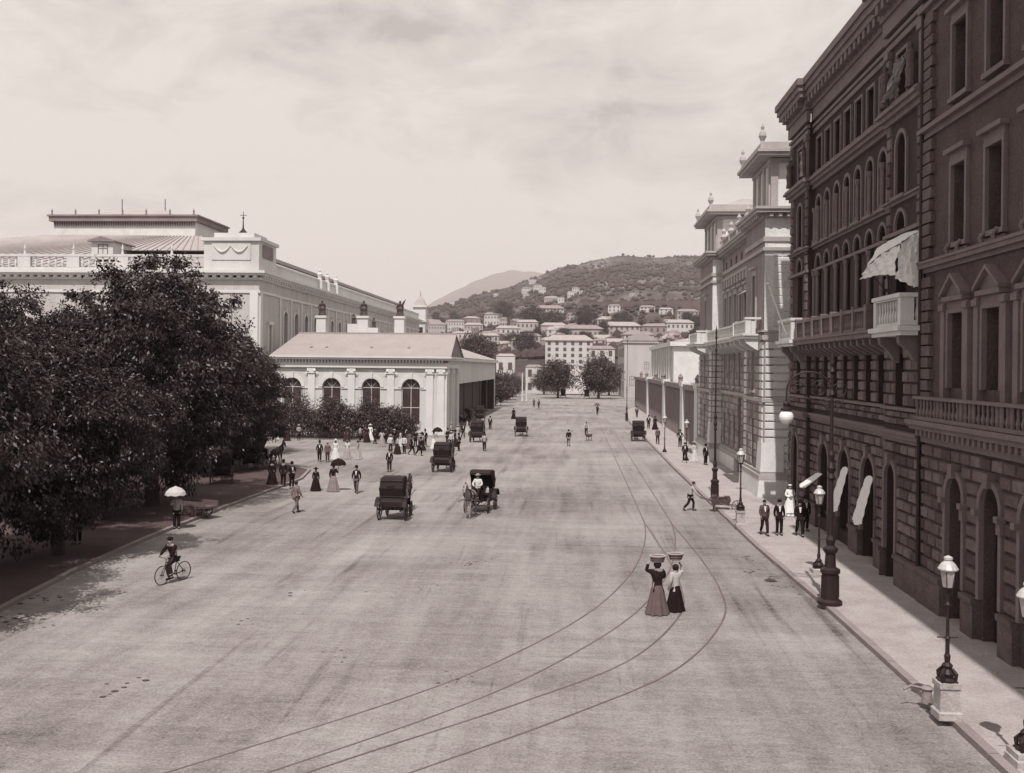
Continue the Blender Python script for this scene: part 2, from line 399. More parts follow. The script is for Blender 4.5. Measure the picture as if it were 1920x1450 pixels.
def rustic(m, F_, a0, a1, z0, z1, ops, rowh=.45, ln=.85, proud=.07, n=0., mi=0, gap=.045, margin=.0, rnd=.02):
    nr = max(1, round((z1-z0)/rowh)); rh = (z1-z0)/nr
    for j in range(nr):
        zb, zt = z0+j*rh+gap/2, z0+(j+1)*rh-gap/2
        segs = [(a0, a1)]
        for (uc, w_, ob, ot, ar) in ops:
            if zt <= ob or zb >= ot+(margin if ar else 0): continue
            hw = w_/2+margin
            if ar:
                zs = ot-w_/2; zz = max(zb, zs)
                hw = sqrt(max(0, hw*hw-(zz-zs)**2)) if zz > zs else hw
            ns = []
            for (s, e) in segs:
                if uc+hw <= s or uc-hw >= e: ns.append((s, e)); continue
                if uc-hw > s: ns.append((s, uc-hw))
                if uc+hw < e: ns.append((uc+hw, e))
            segs = ns
        for (s, e) in segs:
            if e-s < .08: continue
            k = max(1, round((e-s)/ln)); off = (.5 if j % 2 and k > 1 else 0)
            xs = [s]+[s+(e-s)*(i+off)/k for i in range(0 if off else 1, k)]+[e]
            for x0, x1 in zip(xs, xs[1:]):
                if x1-x0 < .1: continue
                x0 += gap/2; x1 -= gap/2; p = n+proud+R.uniform(-rnd, rnd); c_ = .035
                A = [F_.pt(x0, n, zb), F_.pt(x1, n, zb), F_.pt(x1, n, zt), F_.pt(x0, n, zt)]
                B = [F_.pt(x0+c_, p, zb+c_), F_.pt(x1-c_, p, zb+c_), F_.pt(x1-c_, p, zt-c_), F_.pt(x0+c_, p, zt-c_)]
                t_ = R.random(); k_ = mi+(1 if t_ < .3 else 2 if t_ < .5 else 0)
                m.quad(B, k_)
                for q in range(4): w2 = (q+1) % 4; m.quad((A[q], A[w2], B[w2], B[q]), k_)
def arch_ring(m, F_, uc, w_, zb, zt, t=.22, p=.1, n=0., mi=0, key=True):
    P, zs = zarc(uc, w_, zt); Q = [(uc-(w_/2+t)*cos(pi*k/14), zs+(w_/2+t)*sin(pi*k/14)) for k in range(15)]
    for k in range(14): m.fp(F_, [P[k], P[k+1], Q[k+1], Q[k]], n, n+p, mi)
    for s in (-1, 1): m.fb(F_, uc+s*w_/2, uc+s*(w_/2+t), n, n+p, zb, zs-.002, mi)
    if key: m.fp(F_, [(uc-.14, zt-.05), (uc+.14, zt-.05), (uc+.2, zt+t+.2), (uc-.2, zt+t+.2)], n, n+p+.12, mi)
def rect_trim(m, F_, uc, w_, zb, zt, t=.2, p=.08, n=0., mi=0, sill=True, cap=True, ped=0):
    for s in (-1, 1): m.fb(F_, uc+s*w_/2, uc+s*(w_/2+t), n, n+p, zb, zt, mi)
    m.fb(F_, uc-w_/2-t, uc+w_/2+t, n, n+p, zt, zt+t, mi)
    if sill: m.fb(F_, uc-w_/2-t-.08, uc+w_/2+t+.08, n, n+.18, zb-.16, zb-.003, mi)
    if cap:
        m.fb(F_, uc-w_/2-t, uc+w_/2+t, n, n+p-.02, zt+t, zt+t+.25, mi)
        m.fb(F_, uc-w_/2-t-.12, uc+w_/2+t+.12, n, n+.28, zt+t+.25, zt+t+.4, mi)
    if ped:
        W = w_/2+t+.16; z = zt+t+.4
        m.fp(F_, [(uc-W, z), (uc+W, z), (uc, z+ped)], n, n+.16, mi)
        for s in (-1, 1): m.fp(F_, [(uc+s*W, z), (uc+s*(W+.03), z+.11), (uc, z+ped+.13), (uc, z+ped)], n, n+.34, mi)
def cornice(m, F_, a0, a1, z, prof, n=0., mi=0, endl=0, endr=0, dent=0, dz=(.3, .15), dp=.3):
    """prof = [(projection, z offset low, z offset high)]"""
    for (p, zl, zh) in prof: m.fb(F_, a0-endl*p, a1+endr*p, n-.02, n+p, z+zl, z+zh, mi)
    if dent:
        k = int((a1-a0)/dent)
        for i in range(k+1):
            a = a0+(a1-a0)*(i+.5)/(k+1); m.fb(F_, a-dent*.22, a+dent*.22, n, n+dp, z+dz[0]-dz[1], z+dz[0], mi)
def baluster_run(m, F_, a0, a1, z, h, n0, mi=0, step=.26, rail=.14, th=.22, seg=6, posts=None):
    m.fb(F_, a0, a1, n0, n0+th, z, z+.12, mi); m.fb(F_, a0, a1, n0-.03, n0+th+.03, z+h-rail, z+h, mi)
    k = max(1, int(abs(a1-a0)/step))
    for i in range(k):
        a = a0+(a1-a0)*(i+.5)/k; p = F_.pt(a, n0+th/2, z+.12); H_ = h-rail-.12
        m.lathe([(.05, 0), (.085, H_*.25), (.04, H_*.55), (.06, H_*.8), (.045, H_)], p, seg, mi)
WCACHE = {}
def window_mesh(w_, h, ar, style, wood, glass):
    key = (round(w_, 3), round(h, 3), ar, style, wood.name, glass.name)
    if key in WCACHE: return WCACHE[key]
    F0 = Face('-Y', 0); m = MB(); t = .09; r = w_/2
    zt = h-r if ar else h
    for s in (-1, 1): m.fb(F0, s*r, s*(r-t), -.06, 0, 0, zt)
    m.fb(F0, -r+t, r-t, -.06, 0, 0, t)
    if ar:
        for k in range(12):
            a, b = pi*k/12, pi*(k+1)/12
            m.fp(F0, [(-r*cos(a), zt+r*sin(a)), (-r*cos(b), zt+r*sin(b)), (-(r-t)*cos(b), zt+(r-t)*sin(b)), (-(r-t)*cos(a), zt+(r-t)*sin(a))], -.06, 0)
    else: m.fb(F0, -r+t, r-t, -.06, 0, h-t, h)
    if style == 'door':
        m.fb(F0, -r+t, r-t, -.05, -.012, t, h*.55)
        for s in (-1, 1): m.fb(F0, s*.08, s*(r-t-.08), -.012, .012, t+.15, h*.5)
    trs = [zt if ar else h*.68]
    if style == 'grid': trs = [h*.33, h*.66] if not ar else [h*.38, zt]
    for z in trs: m.fb(F0, -r+t, r-t, -.055, -.004, z-.04, z+.04)
    m.fb(F0, -.035, .035, -.052, -.006, t, (zt if ar else h-t))
    if ar:
        for q in (-.45, 0, .45): m.tube([F0.pt(0, -.03, zt), F0.pt((r-t)*sin(q*1.6), -.03, zt+(r-t)*cos(q*1.6))], .022, 4, sm=False)
    fr = m.mesh('window', [wood])
    g = MB(); 
    if ar:
        P, zs = zarc(0, w_-.04, h-.02); g.fp(F0, [(r-.02, .02), *P[::-1], (-r+.02, .02)], -.1, -.062)
    else: g.fb(F0, -r+.02, r-.02, -.1, -.062, .02, h-.02)
    gl = g.mesh('pane', [glass]); WCACHE[key] = (fr, gl); return WCACHE[key]
def window(root, F_, uc, w_, zb, zt, ar=False, n=-.28, style='plain', wood=None, glass=None, name='window'):
    fr, gl = window_mesh(w_-.01, zt-zb-.01, ar, style, wood or M_wood, glass or M_glass)
    p = Vector(F_.pt(uc, n, zb))
    o = put('door' if style == 'door' else name, fr, root, p-root_loc(root), F_.rz); put('pane', gl, o); return o
def prism_roof(m, x0, x1, y0, y1, z, h, axis='x', hip=0., ov=.4, mi=0, th=.15):
    x0 -= ov; x1 += ov; y0 -= ov; y1 += ov
    base = [(x0, y0, z), (x1, y0, z), (x1, y1, z), (x0, y1, z)]
    b2 = [(x, y, z+th) for x, y, _ in base]
    m.hull(base, b2, mi, True)
    if axis == 'x':
        a = (x0+hip, (y0+y1)/2, z+h); b = (x1-hip, (y0+y1)/2, z+h)
        m.quad((b2[0], b2[1], b, a), mi); m.quad((b2[2], b2[3], a, b), mi); m.quad((b2[1], b2[2], b), mi); m.quad((b2[3], b2[0], a), mi)
    else:
        a = ((x0+x1)/2, y0+hip, z+h); b = ((x0+x1)/2, y1-hip, z+h)
        m.quad((b2[3], b2[0], a, b), mi); m.quad((b2[1], b2[2], b, a), mi); m.quad((b2[0], b2[1], a), mi); m.quad((b2[2], b2[3], b), mi)
# ================================================================== palace with arcaded windows (right, in shade)
def palace_arcades():
    X0 = 12.65; Y0, Y1 = 36.0, 58.0
    root = empty('stone_palace', (X0, (Y0+Y1)/2, 0), 'dark four-storey stone palace with arched windows and a large white awning', 'palace')
    Fc = Face('-X', X0); RA = (36.02, 40.3); RB = (53.8, 58.0)     # projecting end bays, .3 m forward
    P_ = .3
    m = MB()       # ------ masonry
    gar = [(y, 1.9, .75 if k else 0., 4.6, True) for k, y in enumerate((43.3, 47.1, 50.9))]
    mez = [(y, .95, 6.95, 8.95, False) for y in (41.75, 43.57, 45.4, 47.2, 49.0, 50.85, 52.6)]
    f1 = [(y, 1.02, 9.95, 13.45, False) for y in (41.75, 43.57, 45.4, 47.2, 49.0, 50.85, 52.6)]
    lun = [(y, 1.02, 13.72, 14.32, True) for y in (41.75, 43.57, 45.4, 47.2, 49.0, 50.85, 52.6)]
    f2 = [(y, 1.0, 15.0, 17.4, True) for y in (41.75, 43.57, 45.4, 47.2, 49.0, 50.85, 52.6)]
    f3 = [(y, 1.0, 18.75, 20.5, False) for y in (41.75, 43.57, 45.4, 47.2, 49.0, 50.85, 52.6)]
    def bay(Fq, a0, a1, n, gr, mz, o1, ln, o2, o3):
        for z0, z1, ops in ((0, 6.0, gr), (6.0, 9.6, mz), (9.6, 13.6, o1), (13.6, 14.75, ln), (14.75, 18.1, o2), (18.1, 21.6, o3)):
            wall(m, Fq, a0, a1, z0, z1, ops, .55, n)
    E1 = [(37.4, 1.5, .0, 4.5, True), (39.3, 1.3, 0, 4.4, True)]
    ea = [(38.5, 1.25)]; 
    def end_ops(y): return ([(y, 1.05, 6.95, 8.95, False)], [(y, 1.15, 9.95, 13.45, False)], [(y, 1.15, 13.72, 14.4, True)], [(y, 1.1, 15.0, 17.4, True)], [(y, 1.1, 18.75, 20.5, False)])
    ga = [(39.35, 1.25, 0, 4.7, True)]; gb = [(56.1, 1.5, 0, 4.7, True)]
    bay(Fc, RA[1], RB[0], 0, gar, mez, f1, lun, f2, f3)
    ea_ = end_ops(38.55); eb_ = end_ops(55.6)
    bay(Fc, *RA, P_, ga, *ea_); bay(Fc, *RB, P_, gb, *eb_)
    m.box(X0+.56, 34, Y0+.02, Y1, 0, 21.6); m.box(X0-P_+.0, X0+.6, Y1-.3, Y1-.002, 0, 21.6)
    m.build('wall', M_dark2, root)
    # dark interior sits behind the openings: masonry core above is .56 m back
    m = MB()       # ------ rustication
    for (a0, a1, n, gr, mz) in ((RA[1], RB[0], 0, gar, mez), (*RA, P_, ga, ea_[0]), (*RB, P_, gb, eb_[0])):
        rustic(m, Fc, a0, a1, 1.35, 5.55, gr, .42, .8, .10, n, 0, .06, .2)
        rustic(m, Fc, a0, a1, 6.95, 9.2, mz, .45, .62, .09, n, 0, .05, 0)
        rustic(m, Fc, a0, a1, 6.22, 6.78, [], .28, .8, .09, n)
    for (a0, a1) in ((36.05, 36.75), (39.75, 40.3), (53.8, 54.35), (57.3, 58.)):
        rustic(m, Fc, a0, a1, 10.0, 18.0, [], .5, 3, .08, P_)
    # lit edges on the faces that look back at the viewer
    for yy, z0, z1 in ((53.8, 1.3, 9.4),):
        pass
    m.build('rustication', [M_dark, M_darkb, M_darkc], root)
    m = MB()       # ------ bands, sills, cornices
    for (a0, a1, n, e0, e1) in ((RA[1], RB[0], 0, 0, 0), (*RA, P_, 0, 1), (*RB, P_, 1, 1)):
        cornice(m, Fc, a0, a1, 5.6, [(.12, 0, .15), (.22, .15, .3), (.28, .3, .42)], n, endl=e0, endr=e1)
        cornice(m, Fc, a0, a1, 6.8, [(.16, 0, .12)], n, endl=e0, endr=e1)
        cornice(m, Fc, a0, a1, 9.3, [(.08, 0, .3)], n, endl=e0, endr=e1)
        cornice(m, Fc, a0, a1, 13.52, [(.14, 0, .14)], n, endl=e0, endr=e1)
        cornice(m, Fc, a0, a1, 14.72, [(.1, 0, .12), (.2, .12, .2)], n, endl=e0, endr=e1)
        cornice(m, Fc, a0, a1, 17.95, [(.14, 0, .2), (.3, .2, .38), (.42, .38, .5), (.34, .5, .62)], n, endl=e0, endr=e1)
        cornice(m, Fc, a0, a1, 20.95, [(.1, 0, .22), (.16, .3, .45)], n, endl=e0, endr=e1)
        cornice(m, Fc, a0, a1, 21.6, [(.2, 0, .6), (.3, .6, .9), (.65, 1.15, 1.45), (.75, 1.45, 1.75), (.85, 1.75, 2.1)], n, endl=e0, endr=e1, dent=.75, dz=(1.15, .35), dp=.62)
        cornice(m, Fc, a0, a1, 0, [(.16, 0, 1.3)] if False else [], n)
    m.box(X0-P_+.2, 35, Y0+.05, Y1+.6, 23.25, 23.7)
    for gr, n in ((gar, 0), (ga, P_), (gb, P_)):
        for (y, w_, zb, zt, ar) in gr: arch_ring(m, Fc, y, w_, max(zb, 1.3), zt, .2, .14, n)
    for (ops, n) in ((f2, 0), (ea_[3], P_), (eb_[3], P_)):
        for (y, w_, zb, zt, ar) in ops:
            arch_ring(m, Fc, y, w_, zb, zt, .16, .09, n, key=False); m.fb(Fc, y-w_/2-.22, y+w_/2+.22, n, n+.24, zb-.14, zb-.005)
    for (ops, n) in ((lun, 0), (ea_[2], P_), (eb_[2], P_)):
        for (y, w_, zb, zt, ar) in ops: arch_ring(m, Fc, y, w_, zb, zt, .13, .09, n, key=False)
    for (ops, n) in ((f3, 0), (ea_[4], P_), (eb_[4], P_)):
        for (y, w_, zb, zt, ar) in ops: rect_trim(m, Fc, y, w_, zb, zt, .13, .08, n, cap=False)
    for y in [a+.91 for a in (40.84, 42.66, 44.48, 46.3, 48.1, 49.95, 51.75)]+[53.4, 40.85]:      # slender half columns between first-floor windows
        for z0, z1 in ((9.95, 13.5), (15.0, 16.9)):
            p = Fc.pt(y if y > 41 else 40.85, .06, z0); H_ = z1-z0
            m.lathe([(.15, 0), (.15, .15), (.1, .2), (.095, H_-.3), (.14, H_-.2), (.16, H_)], p, 8)
    for (a0, a1) in ((36.1, 36.5), (39.9, 40.3), (53.8, 54.2), (57.5, 57.9)):       # top floor pilasters
        m.fb(Fc, a0, a1, P_, P_+.12, 18.6, 20.95); m.fb(Fc, a0-.06, a1+.06, P_, P_+.2, 20.6, 20.9)
    m.build('cornice', M_trim, root)
    for (a0, a1, n, ops) in ((RA[1], RB[0], 0, [(43.3, 1.9, .75, 2, False)]+[(y, 1.9, .75, 2, False) for y in (47.1, 50.9)]), (*RA, P_, ga), (*RB, P_, gb)):
        for z0, z1, p in ((0, 1.15, .2), (1.15, 1.32, .26)):
            segs = [(a0, a1)]
            for o in ops:
                hw = o[1]/2+.22; ns = []
                for s, e in segs:
                    if o[0]-hw > s and o[0]+hw < e: ns += [(s, o[0]-hw), (o[0]+hw, e)]
                    else: ns.append((s, e))
                segs = ns
            for s, e in segs:
                m = MB()
                if z0 == 0:
                    k = max(1, round((e-s)/1.3))
                    for i in range(k): m.fb(Fc, s+(e-s)*i/k+.012, s+(e-s)*(i+1)/k-.012, n, n+p, z0, z1)
                else: m.fb(Fc, s, e, n, n+p, z0+.01, z1)
                m.build('plinth' if z0 == 0 else 'plinth_cap', M_dark, root)
    for ops, n, st in ((gar, 0, 'plain'), (ga, P_, 'door'), (gb, P_, 'door'), (mez, 0, 'plain'), (f1, 0, 'grid'), (lun, 0, 'plain'), (f2, 0, 'plain'), (f3, 0, 'plain'),
                   (ea_[0], P_, 'plain'), (ea_[1], P_, 'grid'), (ea_[2], P_, 'plain'), (ea_[3], P_, 'plain'), (ea_[4], P_, 'plain'),
                   (eb_[0], P_, 'plain'), (eb_[1], P_, 'grid'), (eb_[2], P_, 'plain'), (eb_[3], P_, 'plain'), (eb_[4], P_, 'plain')):
        for (y, w_, zb, zt, ar) in ops: window(root, Fc, y, w_, zb, zt, ar and zt-zb > w_*.55, n-.3, st, M_dwood, M_dglass)
    # balcony along the centre, bracketed; stone boxes at both end bays
    m = MB(); m.fb(Fc, RA[1]-.3, RB[0]+.3, 0, 1.0, 9.62, 9.82); m.fb(Fc, RA[1]-.3, RB[0]+.3, 0, 1.06, 9.82, 9.93)
    baluster_run(m, Fc, RA[1]+.35, RB[0], 9.93, .95, .72, step=.3)
    for y in (40.85, 42.66, 44.48, 46.3, 48.1, 49.95, 51.75, 53.5): m.fb(Fc, y-.15, y+.15, .69, 1.0, 9.94, 10.98)
    for i in range(15):
        y = 40.7+i*.92; m.fp(Face('-Y', 0), [(X0, 9.6), (X0-.85, 9.6), (X0-.8, 9.35), (X0-.15, 8.98), (X0, 8.98)], -(y-.11), -(y+.11))
    m.build('balcony', M_trim, root)
    for (a0, a1) in ((36.1, 39.3), (54.05, 57.3)):
        m = MB()
        m.fb(Fc, a0-.1, a1+.15, P_, 1.12, 9.58, 9.74); m.fb(Fc, a0-.18, a1+.22, P_, 1.24, 9.74, 9.92)
        for y in (a0, a1-.32): m.fb(Fc, y, y+.32, .82, 1.1, 9.94, 10.95)
        m.fb(Fc, a0, a0+.26, .62, .82, 9.94, 10.95)
        m.fb(Fc, a0-.06, a1+.06, .78, 1.16, 10.95, 11.1); m.fb(Fc, a0-.06, a0+.32, P_, .78, 10.95, 11.1); m.fb(Fc, a1-.32, a1+.06, P_, .78, 10.95, 11.1)
        baluster_run(m, Fc, a0+.34, a1-.34, 9.94, 1.0, .86, step=.3, rail=.05)
        m.fb(Fc, a0, a0+.26, P_, .62, 9.94, 10.12)
        m.lathe([(.06, 0), (.11, .2), (.05, .5), (.07, .82)], Fc.pt(a0+.13, .46, 10.12), 8)
        m.build('balcony', M_pale2, root)
        for y in (a0+.5, a1-.5):
            m = MB(); m.fp(Face('-Y', 0), [(X0-P_, 9.57), (X0-1.05, 9.57), (X0-1.0, 9.3), (X0-.7, 9.05), (X0-.5, 8.7), (X0-P_, 8.6)], -(y-.16), -(y+.16)); m.build('bracket', M_trim, root)
    # carved figures standing against the frieze of the top floor
    for y in (37.0, 40.0, 54.1, 57.5):
        z = 19.0; m = MB(); x_, y_, _ = Fc.pt(y, P_+.24, 0)
        m.lathe([(.2, z-.3), (.16, z), (.2, z+.35), (.14, z+.6), (.22, z+.95), (.07, z+1.12), (.12, z+1.25), (.02, z+1.4)], (x_, y_, 0), 10); m.build('carved_figure', M_dark, root)
    return root
palace_arcades()
# ================================================================== nearest palace
def palace_near():
    X0 = 12.35; Y0, Y1 = 8.0, 35.9
    root = empty('corner_palace', (X0, 24, 0), 'dark stone palace at the right edge with pedimented windows and long balustrade', 'palace')
    Fc = Face('-X', X0); sp = 2.75; ys = [32.75-sp*k for k in range(9)]
    ys = [y for y in ys if y > 9.5]
    m = MB()
    gr = [(y, 1.35, 0, 4.9, True) for y in ys]; f1 = [(y, 1.22, 7.75, 10.2, False) for y in ys]; f2 = [(y, 1.15, 12.5, 15.05, False) for y in ys]; f3 = [(y, 1.15, 17.3, 19.7, False) for y in ys]; f4 = [(y, 1.1, 21.6, 23.2, False) for y in ys]
    for z0, z1, ops in ((0, 6.2, gr), (6.2, 11.9, f1), (11.9, 16.6, f2), (16.6, 21, f3), (21, 24.2, f4)): wall(m, Fc, Y0, Y1, z0, z1, ops, .55)
    m.box(X0+.56, 34, Y0+.02, Y1-.01, 0, 24.2)
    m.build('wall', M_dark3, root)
    m = MB()
    rustic(m, Fc, Y0, Y1, 1.4, 5.75, gr, .43, .8, .11, 0, 0, .06, .22)
    for (z0, z1) in ((6.8, 11.6), (12.2, 16.4), (17.0, 20.8)):
        nr = round((z1-z0)/.4)
        for j in range(nr):
            zz = z0+(z1-z0)*j/nr; wd = .85 if j % 2 else .68
            a, b = 35.85-wd, 35.85; A = [(a, zz+.03), (b, zz+.03), (b, zz+(z1-z0)/nr-.03), (a, zz+(z1-z0)/nr-.03)]; m.fp(Fc, A, 0, .16)
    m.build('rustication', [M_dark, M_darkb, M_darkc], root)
    m = MB()
    # ground-floor cornice with dentils carrying the balustrade line
    cornice(m, Fc, Y0, Y1, 5.8, [(.12, 0, .2), (.4, .45, .62), (.52, .62, .78)], 0, endr=1, dent=.42, dz=(.45, .22), dp=.34)
    cornice(m, Fc, Y0, Y1, 11.75, [(.1, 0, .15), (.25, .15, .3), (.3, .3, .4)], 0, endr=1)
    cornice(m, Fc, Y0, Y1, 16.5, [(.1, 0, .2), (.28, .2, .36)], 0, endr=1)
    cornice(m, Fc, Y0, Y1, 20.8, [(.1, 0, .2), (.28, .2, .36)], 0, endr=1)
    cornice(m, Fc, Y0, Y1, 24.2, [(.2, 0, .5), (1.9, .8, 1.1), (2.5, 1.1, 1.6)], 0, dent=.7, dz=(.8, .3), dp=1.2)  # out-of-view top cornice, widened to cast the shade strip along the pavement
    m.box(X0, 35, Y0+.05, Y1, 25.4, 25.8)
    for y in ys:
        arch_ring(m, Fc, y, 1.35, 1.4, 4.9, .2, .16, 0)
        m.fb(Fc, y-.95, y-.68, .02, .3, 3.95, 4.13); m.fb(Fc, y+.68, y+.95, .02, .3, 3.95, 4.13)
        m.fb(Fc, y-.95-.0, y-.675-.0, .0, .22, 3.6, 3.95)
        rect_trim(m, Fc, y, 1.22, 7.75, 10.2, .14, .16, 0, sill=False, cap=True, ped=.62)
        for s in (-1, 1):               # small pilasters flanking the first-floor windows
            m.fb(Fc, y+s*.98-.16, y+s*.98+.16, 0, .2, 7.4, 10.55); m.fb(Fc, y+s*.98-.2, y+s*.98+.2, 0, .26, 10.3, 10.5); m.fb(Fc, y+s*.98-.21, y+s*.98+.21, 0, .3, 6.62, 7.4)
        rect_trim(m, Fc, y, 1.15, 12.5, 15.05, .15, .12, 0, cap=True)
        m.fb(Fc, y-.75, y+.75, 0, .1, 11.95, 12.3)
        rect_trim(m, Fc, y, 1.15, 17.3, 19.7, .15, .12, 0, cap=True)
        rect_trim(m, Fc, y, 1.1, 21.6, 23.2, .15, .1, 0, cap=False)
        for q in (-.45, .45): m.tube([Fc.pt(y+q, .2, 12.1), Fc.pt(y+q, .3, 12.3), Fc.pt(y+q, .16, 12.5)], .07, 6)
    baluster_run(m, Fc, Y0, Y1-.1, 6.6, .82, .2, step=.33, rail=.1, seg=8)
    m.build('cornice', M_trim, root)
    m = MB(); k = 0
    segs = []; a = Y0
    for y in sorted(ys): segs.append((a, y-.9)); a = y+.9
    segs.append((a, Y1))
    for s, e in segs: m = MB(); m.fb(Fc, s, e, 0, .24, 0, 1.2); m.fb(Fc, s-.02, e+.02, 0, .3, 1.2, 1.38); m.build('plinth', M_dark, root)
    for ops, st in ((gr, 'door'), (f1, 'grid'), (f2, 'grid'), (f3, 'grid'), (f4, 'plain')):
        for (y, w_, zb, zt, ar) in ops: window(root, Fc, y, w_, zb, zt, ar, -.32, st, M_dwood, M_dglass)
    m = MB()           # rainwater pipe in the angle between the two palaces
    m.tube([(12.2, 35.98, 21), (12.2, 35.98, .3)], .07, 8); m.build('rainwater_pipe', M_iron, root)
palace_near()
# ================================================================== custom building with two belvedere towers (right, middle distance)
M_ptrim = mat('tower_trim', .33, .85, .2, .9, .12, 9, .15)  # trim tone lowered for the shaded street side of the towers
def palace_towers():
    root = empty('towered_palace', (12.5, 80, 0), 'stone building with two belvedere towers and a sunlit end wall', 'palace')
    XT, XC = 12.0, 12.9; FT = Face('-X', XT); FC = Face('-X', XC); YA = (64.1, 71.0); YB = (88.3, 97.0)
    FA = Face('-Y', YA[0]); FB = Face('-Y', YB[0])
    m = MB()
    def ops_t(y): return ([(y, 1.0, 1.9, 5.0, False)], [(y, 1.0, 6.9, 9.7, False)], [(y, 1.2, 11.2, 14.6, False)], [])
    lev = ((0, 6.2), (6.2, 10.3), (10.3, 16.2), (16.2, 18.1))
    ta, tb = ops_t(67.6), ops_t(92.6)
    yc = [73.3, 75.9, 78.5, 81.1, 83.7, 86.3]
    tc_ = ([(y, 1.1, 1.9, 4.6, False) if k != 2 else (y, 1.5, 0, 6.0, False) for k, y in enumerate(yc)], [(y, .95, 6.9, 9.7, False) for y in yc], [(y, 1.2, 11.2, 14.4, False) for y in yc], [(y, .8, 16.5, 17.5, False) for y in yc])
    for q, (z0, z1) in enumerate(lev):
        wall(m, FT, *YA, z0, z1, ta[q], .6); wall(m, FT, *YB, z0, z1, tb[q], .6); wall(m, FC, YA[1], YB[0], z0, z1, tc_[q], .5)
    m.build('street_wall', M_tshade, root); m = MB()
    m.box(XT+.61, 34, YA[0], YA[1]-.01, 0, 18.1); m.box(XT+.61, 34, YB[0]+.01, YB[1], 0, 18.1); m.box(XC+.51, 34, YA[1], YB[0], 0, 18.1)
    for (Y0, Y1, FQ) in ((*YA, FA), (*YB, FB)):          # belvedere storeys
        m.fb(FQ, XT-.004, XT+.64, 0, .012, 10.1, 18.0)  # thin pale facing carries the sunlit tone over the darker wall edge
        m.box(XT+.45, 21, Y0+.4, Y1-.4, 18.6, 21.8)
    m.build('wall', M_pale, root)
    m = MB()
    for (FQ, Y0, Y1, xw) in ((FA, *YA, 22), (FB, *YB, 22)):
        rustic(m, FQ, XT+.04, xw, 1.9, 10.1, [], .52, 30, .10, 0, 0, .07, rnd=0)     # deep horizontal joints on the end wall
        rustic(m, FQ, XT+.5, xw, 11.0, 16.0, [], .5, 1.2, .03, 0, 0, .03, rnd=.005)
        for s, e in ((Y0, Y0+1.1), (Y1-1.1, Y1)): rustic(m, FT, s+.04, e-.04, 1.9, 10.1, [], .52, 3, .10, 0, 0, .07, rnd=0)
    m.build('rustication', [M_pale2, M_pale2, M_white], root)
    m = MB()
    rustic(m, FT, YA[0]+1.1, YA[1]-1.1, 1.9, 10.1, ta[0]+ta[1], .5, .9, .07); rustic(m, FT, YB[0]+1.1, YB[1]-1.1, 1.9, 10.1, tb[0]+tb[1], .5, .9, .07)
    rustic(m, FC, YA[1], YB[0], 1.9, 10.1, tc_[0]+tc_[1], .5, .9, .07)
    m.build('rustication', [M_rust, mat('rusticated_stone_b', .28, .85, .3, .8, .2, 9, .3), mat('rusticated_stone_c', .16, .85, .3, .8, .2, 9, .3)], root)  # street-side blocks with the shade included in their darker tones
    m = MB()
    def around(z, prof, **k):
        for (Y0, Y1, FQ) in ((*YA, FA), (*YB, FB)):
            cornice(m, FT, Y0, Y1, z, prof, 0, endl=1, endr=1, **k)
            for (p, zl, zh) in prof: m.fb(FQ, XT, 34, -.02, p-.004, z+zl+.003, z+zh-.003)
        cornice(m, FC, YA[1]+.01, YB[0]-.01, z, prof, 0, **k)
    around(1.25, [(.3, 0, .3), (.18, .3, .5)]); 
    around(6.2, [(.14, 0, .25)]); around(10.2, [(.14, 0, .3), (.2, .5, .62)]); around(15.9, [(.16, 0, .22)]); around(16.5, [(.1, 0, .3)])
    around(18.0, [(.18, 0, .22), (.62, .3, .5), (.72, .5, .66)], dent=.8, dz=(.3, .25), dp=.5)
    for q in range(22): m.fb(FA, XT+.2+q*.55, XT+.42+q*.55, 0, .5, 18.05, 18.28)
    for (Y0, Y1) in (YA, YB):
        m.box(XT-.5+0, 22.2, Y0-.5, Y1+.5, 21.95, 22.15); m.box(XT-.62, 22.4, Y0-.62, Y1+.62, 22.15, 22.35)
        m.box(XT+.3, 21.2, Y0+.25, Y1-.25, 21.6, 21.9)
        for x in (XT+.4, XT+3.1):
            m.box(x, x+.45, Y0+.3, Y0+.45, 18.7, 21.6)
        n = 4
        for i in range(n):
            y = Y0+.6+i*(Y1-Y0-1.6)/(n-1); m.box(XT+.3, XT+.45, y, y+.4, 18.7, 21.6)
        # low parapet with corner vases
        m.box(XT-.35, XT-.2, Y0-.35, Y1+.35, 22.36, 22.8); m.box(XT-.2, 21, Y0-.35, Y0-.2, 22.36, 22.8)
        for x, y in ((XT-.28, Y0-.28), (XT-.28, Y1+.28)):
            m.lathe([(.18, 0), (.12, .5), (.26, .8), (.2, 1.05), (.08, 1.2), (.12, 1.4), (.01, 1.65)], (x, y, 22.36), 8)
    # window surrounds
    for y in yc+[67.6, 92.6]:
        FQ = FC if 71 < y < 88 else FT; w_ = 1.2
        rect_trim(m, FQ, y, w_, 11.2, 14.4 if FQ is FC else 14.6, .18, .1, 0, cap=True)
        rect_trim(m, FQ, y, .95 if FQ is FC else 1.0, 6.9, 9.7, .12, .1, 0, cap=False)
    for i in range(12): m.fb(FC, 72+i*1.35, 72.5+i*1.35, 0, .28, 15.2, 15.8)
    # parapet statues and vases over the middle
    baluster_run(m, FC, YA[1]+.8, YB[0]-.8, 18.7, .7, .2, step=.5)
    for y in (74, 78, 82, 86): m.lathe([(.25, 0), (.2, .7), (.32, .95), (.12, 1.2), (.2, 1.45), (.02, 1.75)], FC.pt(y, .3, 18.7), 8)
    m.build('cornice', M_ptrim, root)
    m = MB()       # battered base courses
